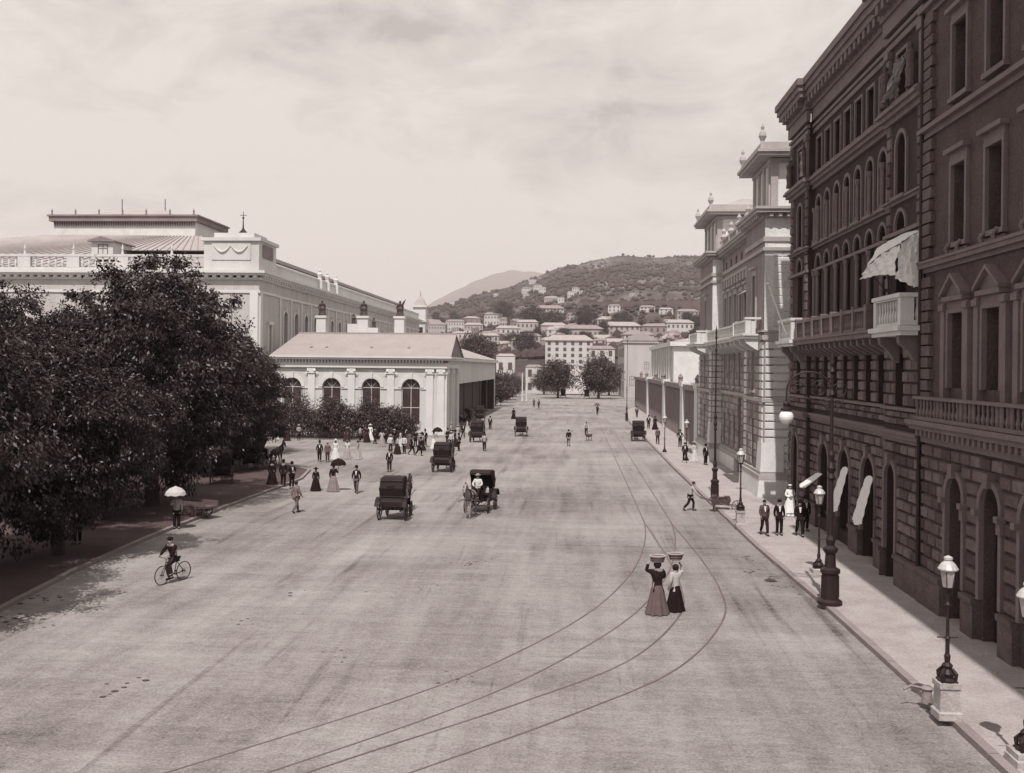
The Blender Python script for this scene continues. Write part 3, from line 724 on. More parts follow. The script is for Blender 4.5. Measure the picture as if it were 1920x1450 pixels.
    for (Y0, Y1) in (YA, YB):
        for x1, z0, z1, d in ((34, 0, 1.25, .42),): m = MB(); m.hull([(XT-d, Y0-d, 0), (x1, Y0-d, 0), (x1, Y1, 0), (XT-d, Y1, 0)], [(XT-.28, Y0-.28, z1), (x1, Y0-.28, z1), (x1, Y1, z1), (XT-.28, Y1, z1)])
        m.hull([(XT-.2, Y0-.2, 1.75), (XT+1.3, Y0-.2, 1.75), (XT+1.3, Y0+1.3, 1.75), (XT-.2, Y0+1.3, 1.75)], [(XT-.11, Y0-.11, 3.6), (XT+1.3, Y0-.11, 3.6), (XT+1.3, Y0+1.3, 3.6), (XT-.11, Y0+1.3, 3.6)])
        m.build('plinth', M_pale2, root)
    for s, e in ((YA[1], 77.2), (79.8, YB[0])): m = MB(); m.box(XC-.25, XC, s, e, 0, 1.2); m.build('plinth', M_pale, root)
    m = MB()
    for (Y0, Y1) in (YA, YB): prism_roof(m, XT+.2, 21, Y0+.1, Y1-.1, 22.37, 1.7, 'x', 3, .1)
    prism_roof(m, XC+.8, 34, YA[1], YB[0], 18.66, 1.2, 'y', 1, 0)
    m.build('roof', M_roof, root)
    for (F_, ops, st) in ((FT, ta[0]+ta[1]+ta[2]+tb[0]+tb[1]+tb[2], 'plain'), (FC, tc_[0][:2]+tc_[0][3:]+tc_[1]+tc_[2]+tc_[3], 'plain'), (FC, tc_[0][2:3], 'door')):
        for (y, w_, zb, zt, ar) in ops: window(root, F_, y, w_, zb, zt, ar, -.25, st)
    # balconies
    for (a0, a1, FQ, n0, n1) in ((71.5, 87.8, FC, 0, 1.5), (65.2, 70.6, FT, 0, 1.0), (88.6, 95, FT, 0, 1.3)):
        m = MB(); m.fb(FQ, a0, a1, n0, n1+.1, 10.32, 10.5); m.fb(FQ, a0-.1, a1+.1, n0, n1+.2, 10.5, 10.62)
        m.fb(FQ, a0, a0+.3, n1-.35, n1, 10.63, 11.55); m.fb(FQ, a1-.3, a1, n1-.35, n1, 10.63, 11.55)
        m.fb(FQ, a0, a0+.26, n0+.35, n1-.37, 10.63, 11.45)
        baluster_run(m, FQ, a0+.32, a1-.32, 10.63, .92, n1-.3, step=.4)
        m.fb(FQ, a0-.05, a0+.35, n0, n1+.05, 11.56, 11.7)
        k = max(2, int((a1-a0)/2.6))
        for i in range(k+1):
            y = a0+.3+(a1-a0-.6)*i/k; x = FQ.pt(0, 0, 0)[0]
            m.fp(Face('-Y', 0), [(x, 10.3), (x-n1, 10.3), (x-n1+.1, 10.0), (x-.3, 9.6), (x, 9.5)], -(y-.15), -(y+.15))
        m.build('balcony', M_pale2, root)
palace_towers()
# ================================================================== long low wall of shuttered bays beyond it
def bays():
    root = empty('shuttered_arcade', (12.6, 155, 0), 'long low grey row of shuttered bays with a few white piers beyond the towered building', 'arcade')
    FQ = Face('-X', 12.6); m = MB(); sh = MB(); M_sh = mat('grey_shutter', .19, .9, .3, .8, .2, 8, .2)
    m.fb(FQ, 97.1, 211, -.7, .3, 5.9, 6.5); m.box(13.3, 17, 97.1, 211, 0, 6.4)
    m.build('wall', M_sh, root)
    for y in (101, 115, 139, 171): m = MB(); m.fb(FQ, y, y+2.6, -.6, .32, 0, 6.2); m.fb(FQ, y-.15, y+2.75, -.6, .42, 6.2, 6.75); m.build('pier', M_white2, root)
    y = 97.3
    while y < 210:
        sh = MB(); e = min(y+6, 210.5); sh.fb(FQ, y, e, -.5, -.1, 0, 5.89)
        for i in range(18): a = y+(e-y)*(i+.15)/18; sh.fb(FQ, a, a+.18, -.1, .06, .1, 5.8)
        sh.build('shutter', M_sh, root); y += 6.2
    for y in (105, 122, 146, 160, 180, 195): m = MB(); m.lathe([(.3, 0), (.25, .5), (.34, .7), (.05, 1.2)], FQ.pt(y, -.2, 6.5), 6); m.build('vase', M_sh, root)
bays()
def simple_block(name, label, cat, X0, X1, Y0, Y1, z1, roofh, mt, rmt, front=True, side='-X', wz=None, wn=5, hip=2, axis='y', zb=0, wy=(1.2, 1.8), group=None):
    root = empty(name, ((X0+X1)/2, (Y0+Y1)/2, zb), label, cat, group)
    m = MB(); m.box(X0, X1, Y0, Y1, zb-6 if zb > 0 else 0, z1); m.build('wall', mt, root)
    m = MB(); prism_roof(m, X0, X1, Y0, Y1, z1+.001, roofh, axis, hip, .5); m.build('roof', rmt, root)
    return root
# ------------------------------------------------------------------ blocks beyond the arcade on the right
def far_right():
    root = empty('colonnaded_block', (16, 155, 0), 'pale blank-ended block with a row of tall dark openings above the shuttered bays', 'building')
    m = MB(); m.box(13.4, 30, 137, 176, 0, 12.0); F_ = Face('-X', 13.4); m.fb(F_, 137-.4, 176, 0, .5, 11.4, 12.0); m.box(13.4, 30, 136.5, 137, 11.4, 12.)
    for i in range(10): m.fb(F_, 140+i*3.5, 141.2+i*3.5, 0, .35, 6.7, 11.4)
    m.build('wall', M_pale2, root)
    m = MB(); prism_roof(m, 13.6, 29.8, 137.2, 175.8, 12.01, 1.6, 'y', 4, 0); m.build('roof', M_roof, root)
    for i in range(10): window(root, F_, 142.9+i*3.5, 1.7, 7.2, 11.0, False, .05)
    for y in (138, 150, 164): MB().lathe([(.35, 0), (.28, .6), (.5, .9), (.2, 1.3), (.02, 1.7)], (13.9, y, 12), 8).build('roof_vase', M_roofd, root)
    root = empty('gabled_block', (17, 290, 0), 'tall pale gabled block at the far right end of the street behind the trees', 'building')
    m = MB(); m.box(13.2, 22.0, 272, 312, 0, 15.2); m.box(12.7, 22.4, 271.6, 312, 15.2, 15.8); m.build('wall', mat('gable_wall', .38, .9, .25, .3, .15, 3, .1, streak=(1, 1, .2)), root)
    m = MB(); prism_roof(m, 13.2, 22, 272, 312, 15.81, 2.6, 'y', 0, .6); m.build('roof', M_roof, root)
    F_ = Face('-X', 13.2)
    for i in range(7):
        for z in (2, 7, 11.3): window(root, F_, 275+i*5.2, 1.5, z, z+2.6, False, .03)
    window(root, Face('-Y', 272), 19.3, 1.3, 8, 10, False, .03)
    window(root, Face('-Y', 272), 15.3, 1.3, 3.5, 6, False, .03)
far_right()
# ================================================================== railway station, left
def station():
    root = empty('railway_station', (-60, 125, 0), 'large white railway station hall with parapet and raised glazed roof behind the big dark trees', 'station')
    XS = -38.3; YF = 117.0; YS = 121.7; FS = Face('+X', XS-.0); FFr = Face('-Y', YF); ZC = 19.4
    FS = Face('+X', XS-.35)
    m = MB()
    # side wall with tall openings
    ys = [129+i*5.0 for i in range(22)]
    lo = [(y, 1.7, 2.0, 7.0, True) for y in ys]; up = [(y, 1.75, 10.2, 15.3, True) for y in ys]
    wall(m, FS, 124.0, 241, 0, 8.6, lo, .8); wall(m, FS, 124.0, 241, 8.6, 18.8, up, .8)
    m.box(XS-26, XS-1.16, 124.2, 241, 0, 18.8)
    m.box(XS-7, XS, YF, 124, 0, 18.8)                                 # projecting corner pavilion
    fo = [(-50-i*6.2, 2.0, 10.2, 14.6, True) for i in range(9)]; FF2 = Face('-Y', YF+.5)
    wall(m, FF2, -110, XS-7, 0, 18.8, fo, .8); m.box(-110, XS-7.01, YF+1.31, 124.2, 0, 18.8)
    m.build('wall', M_side, root)
    m = MB()
    pr = [(.25, 0, .25), (.7, .5, .75), (.95, .75, 1.05)]
    FSp = Face('+X', XS)
    cornice(m, FS, 124, 241.3, 18.5, pr, 0, dent=1.1, dz=(.5, .3), dp=.6)
    cornice(m, FSp, YF, 124, 18.5, pr, 0, endl=1, endr=0, dent=1.1, dz=(.5, .3), dp=.6)
    for (p, zl, zh) in pr:
        m.fb(FFr, XS-7, XS, -.02, p-.004, 18.5+zl+.003, 18.5+zh-.003)
        m.fb(FF2, -110, XS-7, -.02, p, 18.5+zl, 18.5+zh)
    for i in range(62): m.fb(FF2, -109+i*1.0, -108.55+i*1.0, 0, .6, 18.72, 19.0)
    for i in range(7): m.fb(FFr, XS-6.6+i, XS-6.15+i, 0, .6, 18.72, 19.0)
    cornice(m, FS, 124, 241, 16.9, [(.15, 0, .3)], 0); cornice(m, FSp, YF, 124, 16.9, [(.15, 0, .3)], 0, endl=1)
    m.fb(FFr, XS-7, XS, 0, .15, 16.9, 17.2); m.fb(FF2, -110, XS-7, 0, .15, 16.9, 17.2)
    cornice(m, FS, 124, 241, 8.7, [(.2, 0, .3)], 0)
    for (y, w_, zb, zt, ar) in up: arch_ring(m, FS, y, w_, zb, zt, .3, .12, 0)
    for i in range(23): m.fb(FS, 126.2+i*5, 126.8+i*5, 0, .14, 9.3, 16.9)
    for (x, w_, zb, zt, ar) in fo: arch_ring(m, FF2, x, w_, zb, zt, .35, .12, 0)
    # quoins of the corner pavilion
    for s in (XS-1.1, XS-6.9): m.fb(FFr, s, s+1.0, 0, .16, 9, 16.9)
    m.fb(FSp, YF+.1, YF+1.0, 0, .16, 9, 16.9)
    m.fb(FSp, 120.1, 121.9, 0, .35, 13.2, 13.6); m.fb(FSp, 120.1, 121.9, 0, .25, 9.3, 9.6)
    for s in (120.15, 121.55): m.fb(FSp, s, s+.3, 0, .2, 9.6, 13.2)
    m.fb(FFr, -44.4, -40.4, 0, .2, 15.2, 15.5); m.fb(FFr, -44.2, -40.6, 0, .14, 9.4, 9.7)
    m.build('cornice', M_white2, root)
    window(root, FSp, 120.95, 1.0, 9.8, 13.0, False, .04)
    window(root, FFr, -42.4, 1.6, 10.4, 14.6, False, .04)
    m = MB()     # parapets
    m.box(XS-6.9, XS-.1, YF+.1, 123.9, 19.56, 23.2)                    # corner block with festoon panels
    m.box(XS-7.2, XS+.2, YF-.2, 124.2, 23.2, 23.6); m.box(XS-6, XS-1, YF+1, 123, 23.6, 24.3)
    m.fb(FFr, XS-5.9, XS-1.1, -.1, -.0, 20.9, 22.9)
    for x0 in (XS-5.6, XS-3.5):
        pts = [FFr.pt(x0+2.0*t, .06, 22.6-.75*sin(pi*t)) for t in [i/10 for i in range(11)]]
        m.tube(pts, [.05+.1*sin(pi*i/10) for i in range(11)], 6)
    m.box(-110, XS-7.0, YF+.6, YF+1.0, 19.56, 20.0)
    m.box(-110, XS-7.0, YF+.55, YF+1.05, 21.3, 21.6)
    for i in range(11): x = XS-12-i*6.2; m.box(x, x+1.6, YF+.58, YF+1.02, 20., 21.3); m.lathe([(.2, 0), (.1, .5), (.16, .7), (.02, 1.3)], (x+.8, YF+.8, 21.6), 6)
    for i in range(70): m.lathe([(.12, 0), (.2, .5), (.1, 1.0), (.14, 1.3)], (XS-8-i*.85, YF+.8, 20.), 6)
    m.box(XS-.9, XS-.5, 124, 241, 19.56, 20.9); m.box(XS-1.0, XS-.4, 124, 241, 20.9, 21.15)
    m.build('parapet', M_white, root)
    m = MB()     # dark panel in the side of the corner block and stone carving along the eaves
    m.fb(FSp, 118.4, 122.4, -.1, .0, 21.3, 22.9)
    m.build('festoon_panel', M_roofd, root)
    for y in (147, 151.5, 157):
        m = MB(); m.fb(FSp, y-.5, y+.5, -.9, .0, 19.56, 21.0); m.lathe([(.4, 21.0), (.3, 21.5), (.42, 22.0), (.12, 22.3), (.2, 22.5), (.02, 22.75)], (XS-.5, y, 0), 8); m.build('eaves_statue', M_white, root)
    m = MB()     # long roof over the side range
    y0, y1 = 124.5, 241; xr0, xr1 = XS-25, XS-1.1
    m.quad(((xr1, y0, 21.0), (xr1, y1, 21.0), (xr1-4, y1, 22.9), (xr1-4, y0, 22.9))); m.quad(((xr1-4, y0, 22.9), (xr1-4, y1, 22.9), (xr0, y1, 22.9), (xr0, y0, 22.9)))
    m.box(xr1-4.3, xr1-3.6, y0, y1, 22.9, 23.4)
    # hall roof rising behind the front parapet
    B = [(-118, 119, 20.2), (-45.2, 119, 20.2), (-45.2, 160, 20.2), (-118, 160, 20.2)]
    pL = atY(100, 432, 140); pR = atY(365, 432, 140)
    T = [(pL.x-1, 140, 26.8), (pR.x+1, 140, 26.8), (pR.x+1, 152, 26.8), (pL.x-1, 152, 26.8)]
    m.hull(B, T)
    n = 46
    for i in range(n+1):
        t = i/n; a = Vector(B[0]).lerp(Vector(B[1]), t); b = Vector(T[0]).lerp(Vector(T[1]), t)
        m.tube([a+Vector((0, -.02, .08)), b+Vector((0, -.02, .08))], .07, 4, sm=False)
    m.build('roof', M_roof, root)
    m = MB(); x0, x1 = pL.x, pR.x
    m.box(x0, x1, 140.2, 151.8, 26.5, 28.9); 
    m.build('clerestory', M_pale2, root)
    m = MB(); m.box(x0-.5, x1+.5, 139.6, 152.4, 28.9, 29.6); m.box(x0-.7, x1+.7, 139.4, 152.6, 29.6, 29.85)
    for i in range(60): x = x0+(x1-x0)*(i+.5)/60; m.box(x-.08, x+.08, 139.9, 140.2, 28.3, 28.9)
    for i in range(7): x = x0+(x1-x0)*i/6; m.lathe([(.18, 0), (.1, .35), (.16, .5), (.01, .9)], (x, 139.6, 29.85), 6)
    m.build('roof_cornice', M_roofd, root)
    m = MB(); prism_roof(m, x0+3, x1-3, 141.5, 150.5, 29.86, 1.6, 'x', 4, 0); m.build('roof_light', M_roof, root)
    m = MB()
    for x in (x0+7.5, x1-7): m.tube([(x, 146, 31), (x, 146, 33.2)], .06, 6)
    m.build('lightning_rod', M_iron, root)
    # dormer in the roof slope
    m = MB(); p = atY(198, 470, 122.5); m.box(p.x-1.4, p.x+1.4, 121.6, 127, 21.4, 23.6); m.build('dormer', M_white, root)
    m = MB(); prism_roof(m, p.x-1.5, p.x+1.5, 121.4, 127, 23.61, .7, 'y', 0, .25); m.build('dormer_roof', M_roofd, root)
    window(root, Face('-Y', 121.6), p.x+.1, 1.3, 21.7, 23.3, False, .04)
    for F_, ops, n in ((FS, up, -.4), (FS, lo, -.4), (FF2, fo, -.4)):
        for (y, w_, zb, zt, ar) in ops: window(root, F_, y, w_, zb, zt, ar, n)
    m = MB(); q = atY(456, 433, 150)       # finial with weather vane on the rear roof
    m.lathe([(.5, -1.6), (.9, -1.2), (.95, -.6), (.3, .1), (.12, .5), (.07, 1.8), (.2, 2.0), (.06, 2.2), (.04, 3.0)], q, 8)
    m.tube([q+Vector((-.5, 0, 2.4)), q+Vector((.5, 0, 2.4))], .05, 6); m.lathe([(1.1, -9), (.9, -3), (.7, -1.6)], q, 8)
    m.build('roof_finial', M_iron, root)
station()
def far_tower():
    p = atX(788, 590, -36); root = empty('lantern_tower', (p.x, 250, 0), 'small white lantern tower with a stepped cap at the far end of the station', 'tower')
    x, y = atY(788, 600, 252).x, 252
    m = MB(); m.box(x-1.5, x+1.5, y-1.5, y+1.5, 0, 19.5); m.box(x-1.9, x+1.9, y-1.9, y+1.9, 19.5, 20); m.build('shaft', M_white, root)
    m = MB(); m.box(x-1.6, x+1.6, y-1.6, y+1.6, 20, 23.3); m.box(x-2, x+2, y-2, y+2, 23.3, 23.7); m.build('lantern', M_white2, root)
    m = MB(); m.lathe([(1.9*1.2, 23.7), (1.2, 25.2), (.25, 26.2), (.1, 27.6)], (x, y, 0), 4, rot=pi/4, sm=False); m.build('roof', M_roof, root)
    m = MB(); m.box(x-.9, x+.9, y-1.55, y-1.5, 15.5, 18.2); m.build('opening', M_glass, root)
far_tower()
# ================================================================== station pavilion with arched windows
def pavilion():
    YP = 118.0; XA, XB = -36.4, -15.8; YB2 = 131
    root = empty('waiting_pavilion', ((XA+XB)/2, YP, 0), 'white single-storey pavilion with arched windows and paired pilasters in front of the station', 'pavilion')
    Fp = Face('-Y', YP); Fs = Face('+X', XB); cx = [-34.4, -29.55, -24.7, -19.85]
    ops = [(x, 2.3, 1.1, 6.75, True) for x in cx]
    m = MB(); wall(m, Fp, XA, XB, 0, 8.0, ops, .5); m.box(XA, XB-.51, YP+.51, YB2, 0, 8.0)
    so = [(YP+3.3, 1.5, 1.2, 6.2, True), (YP+9.2, 1.5, 1.2, 6.2, True)]
    wall(m, Fs, YP+.51, YB2, 0, 8.0, so, .5)
    m.build('wall', M_white, root)
    m = MB()
    for (x, w_, zb, zt, ar) in ops:
        arch_ring(m, Fp, x, w_, 5.65, zt, .42, .14, 0); m.fb(Fp, x-w_/2-.05, x+w_/2+.05, 0, .18, .9, 1.09)
        m.fb(Fp, x-w_/2-.95, x-w_/2, 0, .12, 5.45, 5.64); m.fb(Fp, x+w_/2, x+w_/2+.95, 0, .12, 5.45, 5.64)
        for s in (-1, 1):
            c = Fp.pt(x+s*1.85, .0, 7.25); m.tube([(c[0], c[1]+.05, c[2]), (c[0], c[1]-.1, c[2])], .26, 12); m.ball((c[0]+s*-.0, c[1]-.1, c[2]), .13)
        m.fb(Fp, x-1.7, x+1.7, 0, .06, 7.65, 7.75)
    pil = [-32.0, -27.1, -22.3, -17.55, -16.2]
    for x in pil:
        m.fb(Fp, x-.42, x+.42, 0, .22, .7, 7.3); m.fb(Fp, x-.5, x+.5, 0, .3, 0, .7); m.fb(Fp, x-.52, x+.52, 0, .34, 7.3, 7.9)
        for s in (-1, 1): m.ball(Fp.pt(x+s*.4, .3, 7.6), .17)
    for y in [YP+.45, YP+1.6, YP+5.2, YP+7.0, YP+11.2, YP+12.4]:
        m.fb(Fs, y-.38, y+.38, 0, .3, .7, 7.3); m.fb(Fs, y-.46, y+.46, 0, .38, 0, .7); m.fb(Fs, y-.48, y+.48, 0, .42, 7.3, 7.9)
    m.build('pilasters', M_white2, root)
    m = MB()
    m.box(XA-.1, XB+.36, YP-.36, YB2, 8.0, 8.65)
    m.build('frieze', M_white2, root)
    m = MB(); m.box(XA-.5, XB+.8, YP-.8, YB2, 8.95, 9.2); m.box(XA-.6, XB+1.0, YP-1.0, YB2, 9.2, 9.42)
    for i in range(52): x = XA+(XB-XA)*(i+.5)/52; m.box(x-.1, x+.1, YP-.62, YP-.36, 8.66, 8.94)
    for i in range(30): y = YP+(YB2-YP)*(i+.5)/30; m.box(XB+.36, XB+.62, y-.1, y+.1, 8.66, 8.94)
    m.build('cornice', M_white2, root)
    m = MB(); m.box(XA, XB+.3, YP-.3, YB2, 8.65, 8.95); m.build('bed_moulding', M_roofd, root)
    m = MB(); x0, x1, y0, y1, z = XA-.55, XB+.9, YP-.95, YB2, 9.421; yr = (y0+y1)/2; zr = 12.3
    m.quad(((x0, y0, z), (x1, y0, z), (x1-.2, yr, zr), (x0+1.6, yr, zr))); m.quad(((x1, y1, z), (x0, y1, z), (x0+1.6, yr, zr), (x1-.2, yr, zr))); m.quad(((x0, y1, z), (x0, y0, z), (x0+1.6, yr, zr)))
    m.box(x0+1.6, x1-.2, yr-.12, yr+.12, zr-.05, zr+.16)
    m.build('roof', mat('pavilion_roof', .26, .9, .15, .5, .15, 5, .1), root)
    m = MB(); m.quad(((x1-.25, y0+.3, z), (x1-.25, y1, z), (x1-.35, yr, zr-.25))); m.build('gable', M_roofd, root)
    for i, x in enumerate((-32.5, -30.6, -25, -20.4)):
        m = MB(); m.lathe([(.22, 0), (.2, .35), (.26, .4), (.02, .6)], (x, YP+1.6, 10.05), 6); m.build('roof_vent', M_roofd, root)
    MG = mat('curtained_glass', .035, .25, .6, 1.2, .3, 6, 0, spec=.6)
    for (x, w_, zb, zt, ar) in ops: window(root, Fp, x, w_, zb, zt, True, -.18, 'grid', mat('pale_sash', .5, .7, .1, 2, .1, 20), MG)
    for (y, w_, zb, zt, ar) in so: window(root, Fs, y, w_, zb, zt, True, -.25, 'grid')
pavilion()
# pedestals with dark statues on the parapet wall behind the pavilion roof
M_bronze = mat('dark_bronze', .035, .5, .3, 3, .2, 30, spec=.5)
for i, (px, wd, sh) in enumerate(((604, .95, 0), (682, 1.05, 1), (750, .95, 0))):
    b = atY(px, 600, 133); root = empty('statue_pedestal', (b.x, 133, 0), ['tall white pedestal with a dark statue, leftmost of three above the pavilion roof', 'stepped white pedestal with a dark statue group in the middle above the pavilion roof', 'white pedestal with a winged dark statue, rightmost of three above the pavilion roof'][i], 'statue', 'pedestals above the pavilion roof')
    m = MB(); x = b.x
    m.lathe([(wd, 0), (wd, 11.5), (wd*.95, 14.6), (wd*1.15, 14.7), (wd*1.15, 15.0)], (x, 133, 0), 4, rot=pi/4, sm=False)
    if sh: m.box(x-2.1, x-wd*.7, 132.3, 133.6, 0, 13.9); m.box(x+wd*.7, x+2.1, 132.3, 133.6, 0, 13.4)
    else: m.box(x-1.1, x+1.1, 132.2, 133.8, 0, 12.6)
    m.build('pedestal', M_white2, root)
    m = MB(); m.lathe([(.6, 15.0), (.45, 15.6), (.5, 16.0), (.34, 16.3), (.42, 16.6), (.12, 16.8)], (x, 133, 0), 8); m.ball((x, 133, 16.95), .18)
    m.tube([(x-.35, 133, 16.5), (x-.5, 132.8, 16.1), (x-.2, 132.6, 15.9)], [.1, .09, .07], 6); m.tube([(x+.35, 133, 16.5), (x+.48, 133, 16.1)], [.1, .07], 6)
    if i == 2: m.tube([(x+.2, 133, 16.3), (x+.5, 133, 16.9), (x+.75, 133, 17.3)], [.2, .14, .03], 6)
    if sh:
        for s in (-1.4, 1.4): m.build('statue', M_bronze, root) if s < 0 else m.build('side_statue', M_bronze, root); m = MB(); m.lathe([(.3, 0), (.25, .5), (.3, .8), (.05, 1.1)], (x+s, 133, 13.9 if s < 0 else 13.4), 8); m.ball((x+s, 133, (13.9 if s < 0 else 13.4)+1.25), .17)
    m.build('side_statue' if sh else 'statue', M_bronze, root)
# rear wing with carriage porch
def wing():
    X = -15.9; root = empty('carriage_porch', (X-5, 160, 0), 'low white wing with an open dark carriage porch right of the pavilion', 'building')
    m = MB(); m.box(X-14, X, 131.2, 194, 5.9, 9.0); m.box(X-14, X-7, 131.2, 194, 0, 5.9); m.box(X-1, X, 192.6, 194, 0, 5.9); m.box(X-.7, X, 131.2, 132.2, 0, 5.9)
    m.build('wall', M_white, root)
    m = MB(); m.box(X-14.3, X+.6, 131.1, 194.6, 9.001, 9.35); m.build('cornice', M_white2, root)
    m = MB(); prism_roof(m, X-14, X, 131.3, 194, 9.36, 2.6, 'y', 6, .5); m.build('roof', M_roof, root)
    m = MB()
    for y in (144, 156, 168, 180): m.lathe([(.22, 0), (.14, .4), (.12, 5.4), (.26, 5.9)], (X-.4, y, 0), 8)
    m.build('columns', M_wood, root)
    m = MB(); m.box(X-6.98, X-2.4, 132.3, 193.9, .02, 5.88); m.box(X-2.39, X-.1, 192.4, 192.59, .02, 5.88); m.build('porch_shade_block', M_dwood, root)  # added dark block stands in for the shade inside the porch
wing()
# ------------------------------------------------------------------ houses of the town and the hillside
HW = [mat('house_wall_a', .34, .9, .15, .2, .1, 2), mat('house_wall_b', .46, .9, .15, .2, .1, 2), mat('house_wall_c', .22, .9, .15, .2, .1, 2)]
HR = [mat('house_roof_a', .20, .9, .2, .3, .15, 2), mat('house_roof_b', .12, .9, .2, .3, .15, 2), mat('house_roof_c', .28, .9, .2, .3, .15, 2)]
M_hwin = mat('far_window', .07, .5, .2, 1, .1, 4)
def house(px0, px1, pyt, pyb, label, wm=1, rm=0, rows=3, depth=.6, rh=.22, hip=.3, rot=0, group='houses of the town below the hill', cat='house', name='house', cols=None, dist=None):
    pc = (px0+px1)/2
    b = GT(pc, pyb) if dist is None else Vector((atY(pc, pyb, dist).x, dist, terrain(atY(pc, pyb, dist).x, dist)))
    k = b.y/F; W = (px1-px0)*k; H_ = max(2.5, CH+(690-pyt)*k-b.z); D = W*depth if W < 30 else 16
    if dist is not None: H_ = CH+(690-pyt)*k-b.z
    root = empty(name, b, label, cat, group, rot)
    F0 = Face('-Y', 0)
    m = MB(); m.box(-W/2, W/2, 0, D, -.12*W-2, H_); o = m.build('wall', HW[wm], root, (0, 0, 0))
    m = MB(); hh = rh*min(W, D); prism_roof(m, -W/2, W/2, 0, D, H_+.002, hh, 'x' if W > D else 'y', hip*min(W, D), .03*W, th=.01*W); m.build('roof', HR[rm], root, (0, 0, 0))
    n = cols or max(2, min(10, int(W/3.2))); rr = rows
    ww = min(1.3, W/n*.42); sh = H_/rr
    wm_ = MB(); wm_.box(-ww/2, ww/2, -.12, .05, 0, min(2.2, sh*.55)); me = wm_.mesh('window', [M_hwin])
    for j in range(rr):
        for i in range(n): put('window', me, root, (-W/2+W*(i+.5)/n, 0, sh*(j+.28)))
    return root
HS = [ # px0, px1, top, base, label, wall, roof, rows
 (1022, 1110, 640, 700, 'long pale five-storey block closing the street above the two round trees', 1, 2, 5, 'dist', 420),
 (1104, 1152, 655, 705, 'lower pale house with a porch roof just right of the long block', 1, 0, 3, 'dist', 380),
 (1004, 1057, 580, 607, 'large white square block with rows of windows on the slope in mid picture', 1, 0, 4),
 (1062, 1082, 590, 606, 'narrow house joined to the right of the large square hillside block', 0, 0, 3),
 (908, 942, 592, 610, 'small white villa standing alone on the left of the slope', 1, 0, 2),
 (1120, 1172, 600, 616, 'long low white house on the slope right of the large square block', 1, 2, 2),
 (1082, 1120, 588, 600, 'low grey building with a terrace wall upper right of the slope', 2, 0, 2),
 (1140, 1163, 574, 586, 'small pale house standing on the dark railway embankment', 1, 0, 2),
 (1200, 1228, 576, 586, 'pale low house farther along the embankment', 1, 0, 2),
 (1236, 1262, 580, 590, 'gabled small house near the right end of the embankment', 1, 2, 2),
 (968, 1008, 606, 630, 'broad roofed house below the villa with trees in front', 0, 2, 2),
 (930, 975, 618, 640, 'wide low building with pale roof left of centre', 1, 2, 2),
 (972, 1012, 632, 650, 'house with a bright front above the left tree', 1, 0, 2),
 (1014, 1062, 612, 632, 'low pale sheds in front of the large square hillside block', 0, 2, 1),
 (1066, 1130, 618, 634, 'row of low roofs right below the square hillside block', 0, 0, 1),
 (1132, 1200, 612, 630, 'long pale roof behind the gabled block', 0, 2, 2),
 (1090, 1152, 636, 650, 'flat roofed long pale wall behind the right tree', 1, 2, 1),
 (1170, 1226, 628, 650, 'plain pale house behind the gabled block roof', 1, 0, 2),
 (1205, 1250, 612, 640, 'grey house with broad roof above the colonnaded block', 2, 0, 2),
 (1250, 1300, 605, 632, 'pale house partly hidden behind the far tower, with bright end wall', 1, 2, 2),
 (1270, 1310, 584, 600, 'small house high beside the far tower edge', 0, 0, 2),
 (835, 870, 606, 622, 'low white house just right of the lantern tower', 1, 0, 2),
 (870, 905, 612, 628, 'pale house left of the small villa', 0, 2, 2),
 (850, 884, 628, 648, 'white front with dark openings above the pavilion ridge end', 1, 2, 2),
 (895, 935, 632, 652, 'grey roofed house above the dark conical tree', 0, 2, 2),
 (940, 975, 646, 662, 'low pale house between dark trees left of the street end', 1, 0, 1),
 (930, 965, 670, 700, 'white house with a flat terrace beside the porch wing', 1, 2, 2, 'dist', 300),
 (958, 1000, 640, 668, 'pale house half hidden among trees left of the long block', 0, 0, 2),
 (985, 1018, 690, 735, 'bright low house front behind the thin poles', 1, 0, 2, 'dist', 310),
 (802, 835, 612, 630, 'house at the foot of the slope behind the station end', 0, 0, 2),
 (978, 1000, 543, 552, 'white cottage cluster house lower left on the hill path', 1, 0, 1),
 (1000, 1016, 537, 549, 'tall white house of the cluster high on the hill', 1, 0, 2),
 (1010, 1023, 541, 553, 'white house at the right of the high hill cluster', 1, 2, 2),
 (992, 1006, 527, 533, 'white cottage highest of the hill cluster', 1, 0, 1),
 (980, 992, 553, 562, 'pale cottage under the hill cluster', 0, 0, 1),
 (1073, 1086, 541, 550, 'white hill house upper right of the pair on the slope', 1, 0, 2),
 (1064, 1076, 549, 560, 'white hill house lower left of the pair on the slope', 1, 2, 1),
 (1086, 1096, 547, 553, 'tiny white cottage right of the hill pair', 1, 0, 1),
 (1046, 1058, 560, 567, 'white cottage on the track below the hill pair', 1, 0, 1),
 (843, 852, 568, 574, 'tiny white cottage far left on the hill flank', 1, 0, 1),
 (925, 934, 553, 557, 'tiny white cottage on the left shoulder of the hill', 1, 0, 1),
 (1020, 1046, 560, 566, 'low pale terrace wall house in the middle of the hill', 0, 2, 1),
 (1180, 1192, 552, 557, 'tiny pale barn on the right-hand hill meadow', 0, 2, 1),
]
for h in HS:
    kw = {}
    if len(h) > 8: kw['dist'] = h[9]
    house(h[0], h[1], h[2], h[3], h[4], h[5], h[6], h[7], rot=R.uniform(-.12, .12) if len(h) < 9 else 0, **kw)
ZN = ('right of the lantern tower', 'below the lone villa', 'left of the big square block', 'under the big square block', 'under the long white house', 'above the gabled block', 'beside the far tower')
ORD = ('leftmost', 'second from left', 'third from left', 'fourth from left', 'fifth from left', 'sixth from left', 'seventh from left')
